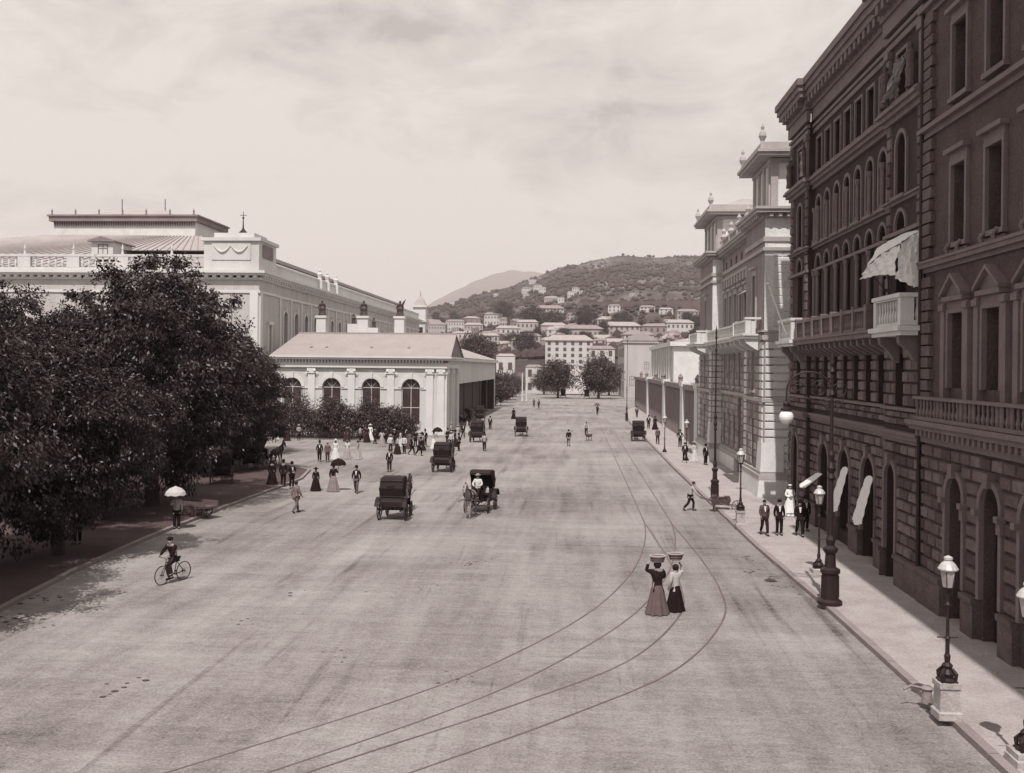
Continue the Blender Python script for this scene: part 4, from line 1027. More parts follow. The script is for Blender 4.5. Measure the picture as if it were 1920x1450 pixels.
def ordered(items):                      # items = [(px, label, ...)]: look-alikes of one spot are told apart from left to right
    out = []
    for it in items:
        same = sorted(q[0] for q in items if q[1] == it[1])
        out.append((it[0], it[1]+(', '+ORD[min(6, same.index(it[0]))] if len(same) > 1 else ''))+tuple(it[2:]))
    return out
rq = random.Random(77); HQ = []
for i in range(66):
    pxc = rq.uniform(806, 1310); yb = rq.uniform(606, 664) if pxc > 830 else rq.uniform(606, 630)
    wd = rq.uniform(9, 26)*(1+.5*(yb-600)/70); h_ = rq.uniform(6, 13)*(1+.5*(yb-600)/70); wm_q, rm_q = rq.choice((0, 1, 1, 2)), rq.choice((0, 0, 1, 2))
    lab_q = ('small' if wd < 17 else 'wide')+' '+('pale', 'whitish', 'grey')[wm_q]+' house with '+('grey', 'dark', 'pale')[rm_q]+' roof '+ZN[min(6, max(0, int((pxc-806)/72)))]
    HQ.append((pxc, lab_q, wd, yb, h_, wm_q, rm_q))
for (pxc, lab_q, wd, yb, h_, wm_q, rm_q) in ordered(HQ):
    house(pxc-wd/2, pxc+wd/2, yb-h_, yb, lab_q, wm_q, rm_q, 1 if h_ < 9 else 2, rq.uniform(.5, 1.2), rq.uniform(.15, .35), rq.uniform(0, .35), rq.uniform(-.7, .7), 'small houses crowding the lower slope', cols=rq.choice((2, 3, 4)))
m = MB()
for i in range(24):            # the street runs on between the two round trees
    y0, y1 = 300+i*5, 305+i*5; xa, xb = -3.9+i*.07, 3.6-i*.02
    m.quad(((xa, y0, max(.012, terrain(0, y0)+.25)), (xb, y0, max(.012, terrain(0, y0)+.25)), (xb-.02, y1, max(.012, terrain(0, y1)+.25)), (xa+.07, y1, max(.012, terrain(0, y1)+.25))))
tag(m.build('far_road', mat('far_road_dust', .34, .95, .2, .2, .1, 2)), kind='structure')
# railway embankment wall across the slope
m = MB(); A = GT(1082, 577); B_ = GT(1316, 586)
for i in range(24):
    a = A.lerp(B_, i/24); b = A.lerp(B_, (i+1)/24); za, zb = terrain(a.x, a.y), terrain(b.x, b.y)
    m.hull([(a.x, a.y, za-8), (b.x, b.y, zb-8), (b.x, b.y+5, zb-8), (a.x, a.y+5, za-8)], [(a.x, a.y, A.z+5), (b.x, b.y, A.z+5), (b.x, b.y+5, A.z+5), (a.x, a.y+5, A.z+5)])
tag(m.build('railway_embankment', mat('embankment_stone', .09, .9, .3, .1, .2, 2)), 'dark railway embankment wall running across the slope on the right', 'wall')
# ================================================================== foliage
def crown(name, blobs, n, leaf, mt, seed=1, per=60, droop=.5, shell=.55):
    """blobs = (x,y,z,rx,ry,rz); n = clumps in all; each clump a spray of leaf blades"""
    rr = random.Random(seed); m = MB(); vol = [b[3]*b[4]*b[5] for b in blobs]; tot = sum(vol)
    for b, v in zip(blobs, vol):
        for _ in range(max(3, int(n*v/tot))):
            while True:
                p = Vector((rr.gauss(0, 1), rr.gauss(0, 1), rr.gauss(0, 1)))
                if p.length > .01: break
            p.normalize(); rad = (shell+(1-shell)*rr.random())*(1+rr.uniform(-.12, .24))
            c = Vector((b[0]+p.x*b[3]*rad, b[1]+p.y*b[4]*rad, b[2]+p.z*b[5]*rad)); cr_ = leaf*rr.uniform(1.6, 3.4)
            ax = (p+Vector((rr.uniform(-.5, .5), rr.uniform(-.5, .5), rr.uniform(-.6, .2)))).normalized()
            for _ in range(per):
                q = Vector((rr.gauss(0, .5), rr.gauss(0, .5), rr.gauss(0, .32)))*cr_
                s = leaf*rr.uniform(.6, 1.25); o = c+q
                d = (ax*.6+Vector((rr.uniform(-1, 1), rr.uniform(-1, 1), rr.uniform(-1, .35)-droop))).normalized()
                e = d.cross(Vector((rr.uniform(-1, 1), rr.uniform(-1, 1), rr.uniform(-.2, 1)))).normalized()*s*.2
                a = o; t = o+d*s; mid = o+d*s*.5
                m.quad((a, mid+e, t, mid-e), 0)
    return m.mesh(name, [mt])
def trunk_mesh(h, r, seed, spread=3., top=.8):
    rr = random.Random(seed); m = MB()
    m.tube([(0, 0, -.1), (.05, 0, h*.15), (rr.uniform(-.2, .2), rr.uniform(-.2, .2), h*.4), (rr.uniform(-.4, .4), rr.uniform(-.4, .4), h*top)], [r*1.35, r, r*.8, r*.25], 9)
    for i in range(7):
        a = 2*pi*i/7+rr.uniform(-.3, .3); z = h*rr.uniform(.28, .5); e = Vector((cos(a)*spread*rr.uniform(.7, 1), sin(a)*spread*rr.uniform(.7, 1), h*rr.uniform(.6, .85)))
        m.tube([(0, 0, z), (e.x*.4, e.y*.4, z+(e.z-z)*.35), e], [r*.5, r*.33, r*.08], 6)
    return m.mesh('trunk', [M_bark])
def tree(loc, me_c, me_t, label, rz, s, sz=1, group='chestnut trees along the left pavement', name='broadleaf_tree', cat='tree'):
    root = empty(name, loc, label, cat, group); 
    o = put('crown', me_c, root, rz=rz); o.scale = (s, s, s*sz)
    t = put('trunk', me_t, root, rz=rz); t.scale = (s, s, s*sz); return root
def blobset(seed, Rr, H_, base):
    rr = random.Random(seed); B = [(0, 0, (H_+base)/2, Rr*.74, Rr*.74, (H_-base)*.44)]
    for i in range(11):
        a = 2*pi*i/11+rr.uniform(-.3, .3); z = base+(H_-base)*rr.uniform(.15, .78); q = Rr*rr.uniform(.5, .72)*(1-.35*max(0, (z-base)/(H_-base)-.5))
        B.append((cos(a)*q, sin(a)*q, z, Rr*rr.uniform(.28, .4), Rr*rr.uniform(.28, .4), Rr*rr.uniform(.22, .36)))
    B.append((rr.uniform(-1, 1), rr.uniform(-1, 1), H_-Rr*.25, Rr*.36, Rr*.36, Rr*.3)); return B
CR = [crown('crown', blobset(s, 6.1, 12.6, .5), 760, .235, M_leaf, s, 118, shell=.52) for s in (11, 12, 13)]
TR = [trunk_mesh(12, .32, s, 4) for s in (1, 2, 3)]
TREES = [ # px base, py base, scale, z scale, label
 (-230, 1165, .86, 1.0, 'dark chestnut tree at the very left edge of the picture'),
 (-85, 1065, .84, 1.0, 'second dark chestnut from the left edge, over the kerb'),
 (108, 1040, .74, 1.0, 'dark chestnut with its trunk showing beside the left pavement'),
 (285, 948, 1.06, 1.08, 'tallest dark chestnut, topping the row of trees on the left'),
 (0, 930, 1.0, 1.0, 'broad dark chestnut standing behind the trees near the left edge'),
 (422, 882, .80, 1.05, 'smaller dark chestnut at the right end of the tree row'),
 (345, 885, 1.0, .98, 'dark chestnut behind the tallest tree, over the parked carriages'),
 (165, 880, 1.05, .98, 'dark chestnut deep in the park left of the tallest tree'),
 (440, 850, .86, .95, 'dark chestnut farthest right at the corner of the square'),
 (190, 975, .72, .95, 'low dark chestnut between the tallest tree and the tree with a bare trunk'),
 (-40, 880, 1.1, 1.0, 'dark chestnut farthest back in the park at the left edge'),
]
for i, (px, py, s, sz, lab) in enumerate(TREES): tree(G(px, py, .13), CR[i % 3], TR[(i+1) % 3], lab, i*1.3, s, sz)
# shrubbery in front of the pavilion
BU = crown('foliage', [(0, 0, 1.5, 2.6, 1.8, 1.6), (1.2, .3, 2.0, 1.5, 1.4, 1.2), (-1.4, 0, 1.7, 1.5, 1.3, 1.2)], 300, .26, M_leaf, 61, 40)
for i, (px, py, s, lab) in enumerate(((40, 900, 1.2, 'dark shrub deep under the trees at the far left'), (110, 893, 1.1, 'dark shrub under the trees left of the porter'), (190, 890, 1.2, 'dark shrub in the park behind the tree with a bare trunk'), (260, 876, 1.1, 'dark shrub behind the trunk of the tallest tree'), (335, 862, 1.0, 'dark shrub in the park between the parked carriages'), (-40, 960, 1.3, 'dark shrub at the extreme left edge under the trees'))):
    b = put('shrub', BU, None, G(px, py, .13), i*1.7); b.scale = (s, s, s*1.1); tag(b, lab, 'bush', 'dark shrubs under the chestnuts')
BC = [crown('foliage', [(0, 0, 1.9, 1.9, 1.5, 1.9), (.9, .3, 2.6, 1.2, 1.1, 1.2), (-1, 0, 2.2, 1.2, 1.1, 1.4)], 260, .26, M_leaf2, s, 26) for s in (21, 22)]
CC = crown('foliage', [(0, 0, 1.8, 1.1, 1.1, 1.7), (0, 0, 3.3, .7, .7, 1.2), (0, 0, 4.4, .4, .4, .9)], 150, .22, M_leaf2, 31, 26)
for i, (px, s, c, lab) in enumerate(((535, 1.0, 0, 'dark bush at the left end of the pavilion shrubbery'), (566, .92, 0, 'dark bush between the first two pavilion windows'), (594, 1.12, 1, 'pointed small tree rising left of the second pavilion window'), (625, .86, 0, 'low bush under the second pavilion window'),
        (655, 1.15, 0, 'tallest rounded bush of the pavilion shrubbery'), (684, .9, 0, 'bush under the third pavilion window'), (716, 1.08, 1, 'pointed bush between the third and fourth pavilion windows'), (738, .95, 0, 'bush under the fourth pavilion window'), (768, .92, 0, 'rounded bush near the paired pilasters'), (783, .7, 0, 'low bush at the right end of the pavilion shrubbery'))):
    p = G(px, 812); o = BC[i % 2] if c == 0 else CC
    b = put('bush', o, None, (p.x, 111+R.uniform(-.8, .8), 0), i*1.1); b.scale = (s, s, s); tag(b, lab, 'bush', 'shrubbery before the pavilion')
m = MB(); p0, p1 = G(520, 826), G(795, 830)
for i in range(90):
    x = p0.x+(p1.x-p0.x)*i/90; m.box(x-.025, x+.025, 108.0, 108.05, 0, .95)
m.box(p0.x, p1.x, 107.98, 108.07, .8, .86); m.box(p0.x, p1.x, 107.98, 108.07, .15, .2)
tag(m.build('iron_railing', M_iron), 'low dark iron railing in front of the pavilion shrubbery', 'railing')
# the two round trees that close the street, and dark trees by the porch
CF = [crown('crown', blobset(s, 6.5, 13, 2.2), 300, .62, M_leaf2, s, 30) for s in (41, 42)]
for i, (px, py, s, sz, lab) in enumerate(((1046, 747, .85, .95, 'round dark tree on the left of the gap where the street ends'), (1122, 748, .98, .95, 'round dark tree on the right of the gap where the street ends'),
        (1020, 740, .7, .8, 'smaller dark tree behind the left round tree'), (1142, 742, .8, .8, 'smaller dark tree behind the right round tree'))):
    tree(G(px, py), CF[i % 2], TR[i % 3], lab, i, s, sz, 'trees closing the street')
CB = crown('crown', blobset(51, 4.2, 8, .6), 240, .5, M_leaf2, 51, 30)
for i, (px, py, s, lab) in enumerate(((940, 762, .9, 'dark bushy tree nearest beyond the porch wing'), (952, 755, .85, 'dark bushy tree second beyond the porch wing'), (962, 750, .8, 'dark bushy tree third beyond the porch wing'), (970, 745, .8, 'dark bushy tree last beyond the porch wing'))):
    tree(G(px, py)+Vector((-1.5, 0, 0)), CB, TR[i % 3], lab, i*2, s, 1, 'bushy trees along the station fence')
for (px, py, s, sz, lab) in ((893, 690, 1.5, 1.3, 'large dark conical tree above the porch roof'), (924, 692, 1.0, 1.1, 'dark tree right of the large conical tree'), (985, 668, .9, .9, 'dark tree among the houses left of the street end'), (960, 655, .7, .8, 'dark tree beside the pale houses left of centre'), (1005, 700, .8, .9, 'dark leaning tree over the street end houses'),
        (1000, 612, 1.1, .6, 'dark tree in front of the large square hillside block'), (1040, 613, .9, .6, 'round dark tree below the square hillside block'), (1098, 612, .9, .7, 'dark tree between hillside houses right of the square block'), (1163, 622, .9, .7, 'dark tree beside the long white hillside house'), (945, 606, .8, .9, 'dark cypress beside the lone white villa')):
    d = 330 if py > 680 else None
    b = Vector((atY(px, py, 340).x, 340, 0)) if d else GT(px, py)
    k = 1 if d else b.y/330
    tree(b, CF[0 if px % 2 else 1], TR[0], lab, px*.1, s*k*.8, sz, 'trees among the town houses')
rq = random.Random(15); TQ = []
for i in range(34):
    px = rq.uniform(808, 1306); py = rq.uniform(606, 672) if px > 840 else rq.uniform(604, 628)
    tall = rq.random() < .4; TQ.append((px, ('tall dark garden tree ' if tall else 'low round garden tree ')+ZN[min(6, max(0, int((px-806)/72)))], py, tall))
for i, (px, lab, py, tall) in enumerate(ordered(TQ)):
    b = GT(px, py); tree(b, CF[i % 2], TR[0], lab, i, rq.uniform(.42, .72)*(b.y/500)**.5, 1.3 if tall else .8, 'garden trees among the houses')
# woodland covering the hill: nobody could count it
def woodland():
    rr = random.Random(5); m = MB()
    for _ in range(24000):
        px = rr.uniform(700, 1500); d = 520*(2500/520)**rr.random(); X0 = (px-960)/F*d; X = X0*cs-d*sn; Y = X0*sn+d*cs
        z = terrain(X, Y); f = sin(X*.006+1.3)*sin(Y*.0045)+.5*sin(X*.017+Y*.012)+.4*sin(X*.03-Y*.021)
        dens = .16 if d < 1500 else (.12 if f < -.1 else .85)
        if d < 1500 and f > .3: dens = .5
        if rr.random() > dens: continue
        r = rr.uniform(1.6, 4.6)*(1 if d > 1200 else .8)
        h = r*rr.uniform(.8, 1.3); m.lathe([(r*.5, -r*.2), (r*rr.uniform(.9, 1.1), h*.45), (r*.6, h*.95), (.05, h*1.25)], (X, Y, z), 5, 0, False, rr.uniform(.8, 1.2), 1, rr.uniform(0, 3))
    o = m.build('woodland', mat('wood_foliage', .036, .9, .5, .02, .3, .2)); tag(o, 'dark scattered woodland covering the slopes of the hill', 'woodland', kind='stuff')
woodland()
# ================================================================== figures
def skin_mesh(name, nodes, edges, mt, sub=1, root=None):
    names = list(nodes); ix = {n: i for i, n in enumerate(names)}
    me = bpy.data.meshes.new(name); me.from_pydata([nodes[n][:3] for n in names], [(ix[a], ix[b]) for a, b in edges], [])
    o = bpy.data.objects.new(name, me); COL.objects.link(o)
    o.modifiers.new('s', 'SKIN'); sb = o.modifiers.new('u', 'SUBSURF'); sb.levels = sub
    sk = me.skin_vertices[0].data
    for i, n in enumerate(names):
        r = nodes[n][3]; r = r if isinstance(r, tuple) else (r, r); sk[i].radius = r; sk[i].use_root = False
    sk[ix[root or names[0]]].use_root = True
    dg = bpy.context.evaluated_depsgraph_get(); dg.update()
    out = bpy.data.meshes.new_from_object(o.evaluated_get(dg)); out.name = name
    bpy.data.objects.remove(o); bpy.data.meshes.remove(me)
    out.materials.clear(); out.materials.append(mt); out.polygons.foreach_set('use_smooth', [True]*len(out.polygons)); return out
def pose_nodes(p):
    """skeleton of a 1.72 m adult facing -Y; p holds joint overrides"""
    n = dict(pelvis=(0, 0, .93, (.15, .11)), spine=(0, 0, 1.14, (.135, .10)), chest=(0, 0, 1.34, (.165, .115)), neck=(0, .01, 1.49, .058), jaw=(0, -.015, 1.56, .072), head=(0, 0, 1.645, (.082, .098)), nose=(0, -.105, 1.61, .018),
        shL=(.17, 0, 1.42, .065), elL=(.235, .03, 1.15, .046), wrL=(.235, -.05, .92, .03), haL=(.235, -.075, .85, (.018, .036)),
        shR=(-.17, 0, 1.42, .065), elR=(-.235, .03, 1.15, .046), wrR=(-.235, -.05, .92, .03), haR=(-.235, -.075, .85, (.018, .036)),
        hipL=(.09, 0, .88, .095), knL=(.10, -.02, .49, .062), anL=(.10, .03, .09, .042), toL=(.115, -.13, .035, .034),
        hipR=(-.09, 0, .88, .095), knR=(-.10, -.02, .49, .062), anR=(-.10, .03, .09, .042), toR=(-.115, -.13, .035, .034))
    for k, v in p.items(): n[k] = tuple(v)+(n[k][3],)
    return n
ED = [('pelvis', 'spine'), ('spine', 'chest'), ('chest', 'neck'), ('neck', 'jaw'), ('jaw', 'head'), ('jaw', 'nose')]
for s in 'LR': ED += [('chest', 'sh'+s), ('sh'+s, 'el'+s), ('el'+s, 'wr'+s), ('wr'+s, 'ha'+s), ('pelvis', 'hip'+s), ('hip'+s, 'kn'+s), ('kn'+s, 'an'+s), ('an'+s, 'to'+s)]
WALK = dict(knL=(.10, -.16, .51), anL=(.10, -.22, .10), toL=(.11, -.37, .06), knR=(-.10, .02, .49), anR=(-.10, .30, .16), toR=(-.11, .20, .05), elL=(.24, .12, 1.17), wrL=(.24, .10, .93), haL=(.24, .08, .86), elR=(-.24, -.05, 1.17), wrR=(-.23, -.2, .97), haR=(-.23, -.25, .91))
POSES = dict(stand={}, walk=WALK,
    hips=dict(elL=(.36, .08, 1.2), wrL=(.2, -.06, 1.03), haL=(.15, -.08, 1.0), elR=(-.36, .08, 1.2), wrR=(-.2, -.06, 1.03), haR=(-.15, -.08, 1.0)),
    basket=dict(elR=(-.33, -.03, 1.46), wrR=(-.27, -.04, 1.68), haR=(-.22, -.04, 1.75)),
    basketL=dict(elL=(.33, -.03, 1.46), wrL=(.27, -.04, 1.68), haL=(.22, -.04, 1.75), elR=(-.26, -.14, 1.2), wrR=(-.1, -.28, 1.1), haR=(-.02, -.3, 1.1)),
    parasol=dict(elR=(-.26, -.12, 1.22), wrR=(-.17, -.24, 1.36), haR=(-.16, -.25, 1.43)),
    hat=dict(elR=(-.33, -.1, 1.5), wrR=(-.18, -.14, 1.66), haR=(-.12, -.14, 1.72)),
    push=dict(spine=(0, -.04, 1.13), chest=(0, -.12, 1.32), neck=(0, -.17, 1.46), jaw=(0, -.2, 1.53), head=(0, -.2, 1.61), nose=(0, -.3, 1.57), shL=(.17, -.13, 1.4), shR=(-.17, -.13, 1.4), elL=(.26, -.28, 1.15), wrL=(.27, -.42, .95), haL=(.27, -.48, .9), elR=(-.26, -.28, 1.15), wrR=(-.27, -.42, .95), haR=(-.27, -.48, .9),
        knL=(.10, -.2, .51), anL=(.10, -.18, .1), toL=(.11, -.33, .05), knR=(-.10, .1, .47), anR=(-.10, .38, .16), toR=(-.11, .28, .04)),
    cradle=dict(elL=(.26, -.02, 1.17), wrL=(.08, -.22, 1.12), haL=(.0, -.24, 1.12), elR=(-.26, -.02, 1.17), wrR=(-.08, -.24, 1.08), haR=(0, -.27, 1.07)),
    sit=dict(knL=(.13, -.42, .9), anL=(.13, -.5, .47), toL=(.14, -.66, .44), knR=(-.13, -.42, .9), anR=(-.13, -.5, .47), toR=(-.14, -.66, .44), elL=(.27, -.1, 1.18), wrL=(.14, -.34, 1.1), haL=(.1, -.41, 1.1), elR=(-.27, -.1, 1.18), wrR=(-.14, -.34, 1.1), haR=(-.1, -.41, 1.1)),
    cycle=dict(spine=(0, -.05, 1.12), chest=(0, -.14, 1.31), neck=(0, -.18, 1.45), jaw=(0, -.21, 1.52), head=(0, -.2, 1.6), nose=(0, -.3, 1.56), shL=(.18, -.14, 1.38), shR=(-.18, -.14, 1.38), elL=(.27, -.3, 1.16), wrL=(.24, -.46, 1.02), haL=(.22, -.52, 1.02), elR=(-.27, -.3, 1.16), wrR=(-.24, -.46, 1.02), haR=(-.22, -.52, 1.02),
        knL=(.11, -.34, .72), anL=(.10, -.22, .33), toL=(.11, -.36, .28), knR=(-.11, -.24, .55), anR=(-.10, -.12, .16), toR=(-.11, -.26, .11)))
PC = {}
def body_parts(pose):
    if pose in PC: return PC[pose]
    n = pose_nodes(POSES[pose]); ed = list(ED); body = dict(n)
    for s, q in (('L', 1), ('R', -1)):           # five separate fingers on each palm
        h = Vector(n['ha'+s][:3]); wv = Vector(n['wr'+s][:3]); d = (h-wv).normalized()
        side = Vector((0, -1, 0)) if abs(d.y) < .8 else Vector((0, 0, 1)); side = (side-d*side.dot(d)).normalized(); curl = d.cross(side)*q
        for i in range(4):
            o = h+side*(.03-.02*i)+d*.012; L_ = (.03, .036, .034, .026)[i]
            body[f'{s}f{i}a'] = (*(o+d*.012), .0085); body[f'{s}f{i}b'] = (*(o+d*(.012+L_)+curl*.008), .0078); body[f'{s}f{i}c'] = (*(o+d*(.012+L_*1.7)+curl*.026), .0065)
            ed += [('ha'+s, f'{s}f{i}a'), (f'{s}f{i}a', f'{s}f{i}b'), (f'{s}f{i}b', f'{s}f{i}c')]
        o = h-d*.03; body[s+'t1'] = (*(o+side*.042+d*.012), .0095); body[s+'t2'] = (*(o+side*.055+d*.04), .008); ed += [('ha'+s, s+'t1'), (s+'t1', s+'t2')]
    bm_ = skin_mesh('body', body, ed, M_skin, 1)
    def sub(keys, grow, nm, sub_=1, root=None, ext=()):
        nn = {}
        for k in keys:
            x, y, z, r = n[k]; g = grow.get(k, grow['*']) ; r = (r, r) if not isinstance(r, tuple) else r; nn[k] = (x, y, z, (r[0]+g, r[1]+g))
        for k, v in ext: nn[k] = v
        e = [(a, b) for a, b in ED if a in nn and b in nn]
        if ext: e += [(root, ext[0][0])]+[(ext[i][0], ext[i+1][0]) for i in range(len(ext)-1)]
        return skin_mesh(nm, nn, e, M_cloth, sub_, root)
    arms = ['chest', 'shL', 'elL', 'wrL', 'shR', 'elR', 'wrR']
    pl = n['pelvis']
    jk = sub(['pelvis', 'spine']+arms, {'*': .022, 'wrL': .014, 'wrR': .014}, 'jacket', 1, 'pelvis', ext=[('hem', (pl[0], pl[1], pl[2]-(.12 if pose != 'sit' else .02), (.17, .135)))] )
    tr = sub(['pelvis', 'hipL', 'knL', 'anL', 'hipR', 'knR', 'anR'], {'*': .022, 'anL': .03, 'anR': .03}, 'trousers', 1, 'pelvis')
    sh = MB()
    for s in 'LR':
        a, t = Vector(n['an'+s][:3]), Vector(n['to'+s][:3]); b = a+(a-t)*.35; b.z = a.z-.045
        sh.tube([b, Vector((a.x, a.y, a.z-.04)), (a+t)/2+Vector((0, 0, -.025)), t+Vector((0, 0, 0)), t+(t-a)*.25], [.035, .052, .046, .044, .02], 8)
    shm = sh.mesh('shoes', [M_leather])
    hd = Vector(n['head'][:3]); ha = MB(); ha.ball(hd+Vector((0, .018, .02)), .1, 0, 10, .93, 1.02, 1.0); hair = ha.mesh('hair', [M_leather])
    fc = MB()           # eyes, brows, mouth and ears
    for s in (-1, 1): fc.ball(hd+Vector((s*.032, -.088, -.005)), .012, 0, 6); fc.box(hd.x+s*.032-.018, hd.x+s*.032+.018, hd.y-.099, hd.y-.088, hd.z+.014, hd.z+.02)
    fc.box(hd.x-.024, hd.x+.024, hd.y-.094, hd.y-.08, hd.z-.075, hd.z-.068)
    for s in (-1, 1): fc.ball(hd+Vector((s*.085, .0, -.02)), .022, 1, 6, .5, .9, 1.4)
    face = fc.mesh('face', [M_leather, M_skin])
    PC[pose] = dict(body=bm_, jacket=jk, trousers=tr, shoes=shm, hair=hair, face=face, n=n); return PC[pose]
def lathe_me(name, prof, seg=16, pleat=0, sx=1, sy=1, z=0):
    m = MB(); k = seg
    rings = []
    for i, (r, zz) in enumerate(prof):
        rings.append([(r*(1+pleat*(i/len(prof))*sin(q*2*pi*9/k))*cos(2*pi*q/k)*sx, r*(1+pleat*(i/len(prof))*sin(q*2*pi*9/k))*sin(2*pi*q/k)*sy, zz+z) for q in range(k)])
    for a, b in zip(rings, rings[1:]): m.hull(a, b, 0, False, True)
    m.quad(rings[0][::-1]); m.quad(rings[-1]); return m.mesh(name, [M_cloth])
HATS = dict(bowler=[(.145, 0), (.15, .012), (.1, .02), (.098, .07), (.07, .12), (.01, .135)], straw=[(.17, 0), (.17, .012), (.095, .016), (.092, .085), (.01, .09)], cap=[(.1, -.02), (.115, .03), (.09, .065), (.01, .07)],
    wide=[(.24, 0), (.235, .02), (.1, .03), (.1, .09), (.05, .13), (.01, .14)], top=[(.15, 0), (.15, .012), (.088, .02), (.092, .18), (.01, .185)], scarf=[(.06, -.13), (.105, -.06), (.112, .0), (.1, .06), (.05, .1), (.01, .105)])
HATM = {k: lathe_me('hat' if k != 'scarf' else 'headscarf', v, 14) for k, v in HATS.items()}
SKIRT = lathe_me('skirt', [(.13, 1.04), (.19, .93), (.25, .75), (.30, .5), (.36, .25), (.41, .06), (.415, .03)], 54, .14, 1, .86)
APRON = None
CANOPY = MB(); k_ = 10
_r = [[(r*(1+(0 if i else 0))*cos(2*pi*q/16), r*sin(2*pi*q/16), z-(.03 if q % 2 and i == 0 else 0)) for q in range(16)] for i, (r, z) in enumerate(((.62, 0), (.55, .1), (.36, .21), (.1, .27), (.01, .3)))]
for a_, b_ in zip(_r, _r[1:]): CANOPY.hull(a_, b_, 0, False, False)
_r2 = [[(p[0]*.97, p[1]*.97, p[2]-.02) for p in q] for q in _r]
for a_, b_ in zip(_r2, _r2[1:]): CANOPY.hull(a_, b_, 0, False, False)
CANOPY = CANOPY.mesh('canopy', [M_cloth]); STICK = MB().tube([(0, 0, -.75), (0, 0, .38)], .012, 6).mesh('shaft', [M_wood])
CLM = {}
def cm(a):
    if a not in CLM: CLM[a] = mat('cloth_%03d' % int(a*1000), a*.5 if a < .06 else a*.8, .9, .25, 5, .12, 40, spec=.1)
    return CLM[a]
def recol(o, m):
    if o.data.materials: o.material_slots[0].link = 'OBJECT'; o.material_slots[0].material = m
    return o
def person(loc, label, rz=0, pose='stand', coat=.03, legs=.03, hat=None, hatc=.02, skirt=None, par=None, s=1.0, group='people in the street', apron=False, z=0, dz=0):
    p = Vector(loc); root = empty('person', (p.x, p.y, p.z+z), label, 'person', group, rz)
    root.scale = (s, s, s)
    B = body_parts(pose); n = B['n']
    put('body', B['body'], root)
    recol(put('jacket', B['jacket'], root), cm(coat))
    if skirt is None: recol(put('trousers', B['trousers'], root), cm(legs))
    else: recol(put('skirt', SKIRT, root), cm(skirt))
    put('shoes', B['shoes'], root); put('hair', B['hair'], root); put('face', B['face'], root)
    if hat:
        h = Vector(n['head'][:3])+Vector((0, 0, .055 if hat != 'scarf' else .01)); recol(put('headscarf' if hat == 'scarf' else 'hat', HATM[hat], root, h), cm(hatc))
    if apron:
        m = MB(); m.hull([(-.1, -.15, 1.28), (.1, -.15, 1.28), (.1, -.135, 1.28), (-.1, -.135, 1.28)], [(-.19, -.2, 1.0), (.19, -.2, 1.0), (.19, -.17, 1.0), (-.19, -.17, 1.0)])
        m.hull([(-.19, -.2, 1.0), (.19, -.2, 1.0), (.19, -.17, 1.0), (-.19, -.17, 1.0)], [(-.27, -.375, .22), (.27, -.375, .22), (.27, -.35, .22), (-.27, -.35, .22)]); recol(m.build('apron', M_cloth, root, (0, 0, 0)), cm(.85))
    if coat < .1 and skirt is None and pose not in ('push', 'cycle'):
        c = n['chest']; m = MB(); m.hull([(-.02, c[1]-.152, c[2]-.16), (.02, c[1]-.152, c[2]-.16), (.02, c[1]-.14, c[2]-.16), (-.02, c[1]-.14, c[2]-.16)], [(-.055, c[1]-.115, c[2]+.1), (.055, c[1]-.115, c[2]+.1), (.055, c[1]-.09, c[2]+.1), (-.055, c[1]-.09, c[2]+.1)]); recol(m.build('shirt_front', M_cloth, root, (0, 0, 0)), cm(.75))
    if par is not None:
        h = Vector(n['haR'][:3])
        q = empty_top('parasol', root, h, rz, ('white' if par > .3 else 'black')+' open parasol held by '+label[0].lower()+label[1:40].rsplit(' ', 1)[0], s)
        recol(put('canopy', CANOPY, q, (.1, 0, .34)), cm(par)).scale = (.84, .84, 1.4); put('shaft', STICK, q, (.1, 0, .38))
    return root
def empty_top(name, root, off, rz, label, s=1):
    c = Vector((off.x*cos(rz)-off.y*sin(rz), off.x*sin(rz)+off.y*cos(rz), off.z))*s
    e = empty(name, Vector(root.location)+c, label, name); e.scale = (s, s, s); return e
# two women with baskets on their heads, nearest in the roadway
MB_BASKET = MB()
for i in range(3): MB_BASKET.lathe([(.20+.03*i+0, .0+.075*i), (.235+.03*i, .02+.075*i), (.235+.03*i, .062+.075*i), (.215+.03*i, .07+.075*i)], (0, 0, 0), 18, 0, False, 1.15, .85)
BASK = MB_BASKET.mesh('weave', [mat('wicker', .10, .8, .4, 6, .2, 40)])
BRIM = MB().lathe([(.30, .2), (.325, .215), (.325, .245), (.29, .25), (.27, .2)], (0, 0, 0), 18, 0, False, 1.15, .85).mesh('rim', [mat('wicker_pale', .35, .8, .3, 6, .2, 40)])
def basket(root, label, s=1, rz=0):
    e = empty_top('basket', root, Vector((0, 0, 1.755)), rz, label, s); e['category'] = 'basket'
    a = put('weave', BASK, e); put('rim', BRIM, e); e.rotation_euler.z = .2; e.scale = (.8, .8, .95); return e
w1 = w2 = None
w1 = person(G(1232, 1152), 'woman in dark jacket and long grey skirt carrying a basket on her head', pi+.25, 'basketL', .022, hat='scarf', hatc=.03, skirt=.11, s=1.02); basket(w1, 'wide wicker basket on the head of the woman in the grey skirt', rz=pi)
w2 = person(G(1266, 1146), 'woman in black skirt and white sleeves with a low basket on her head', pi/2+2.2, 'basket', .5, hat='scarf', hatc=.03, skirt=.02, s=.91); basket(w2, 'striped low basket on the head of the woman in the black skirt', rz=0)
for w_ in (w1, w2):
    for c_ in w_.children:
        if c_.name.startswith('skirt'): c_.scale = (.82, .82, 1)
w1.scale = (1.16, 1.12, 1.02); w2.scale = (1.04, 1.0, .91)
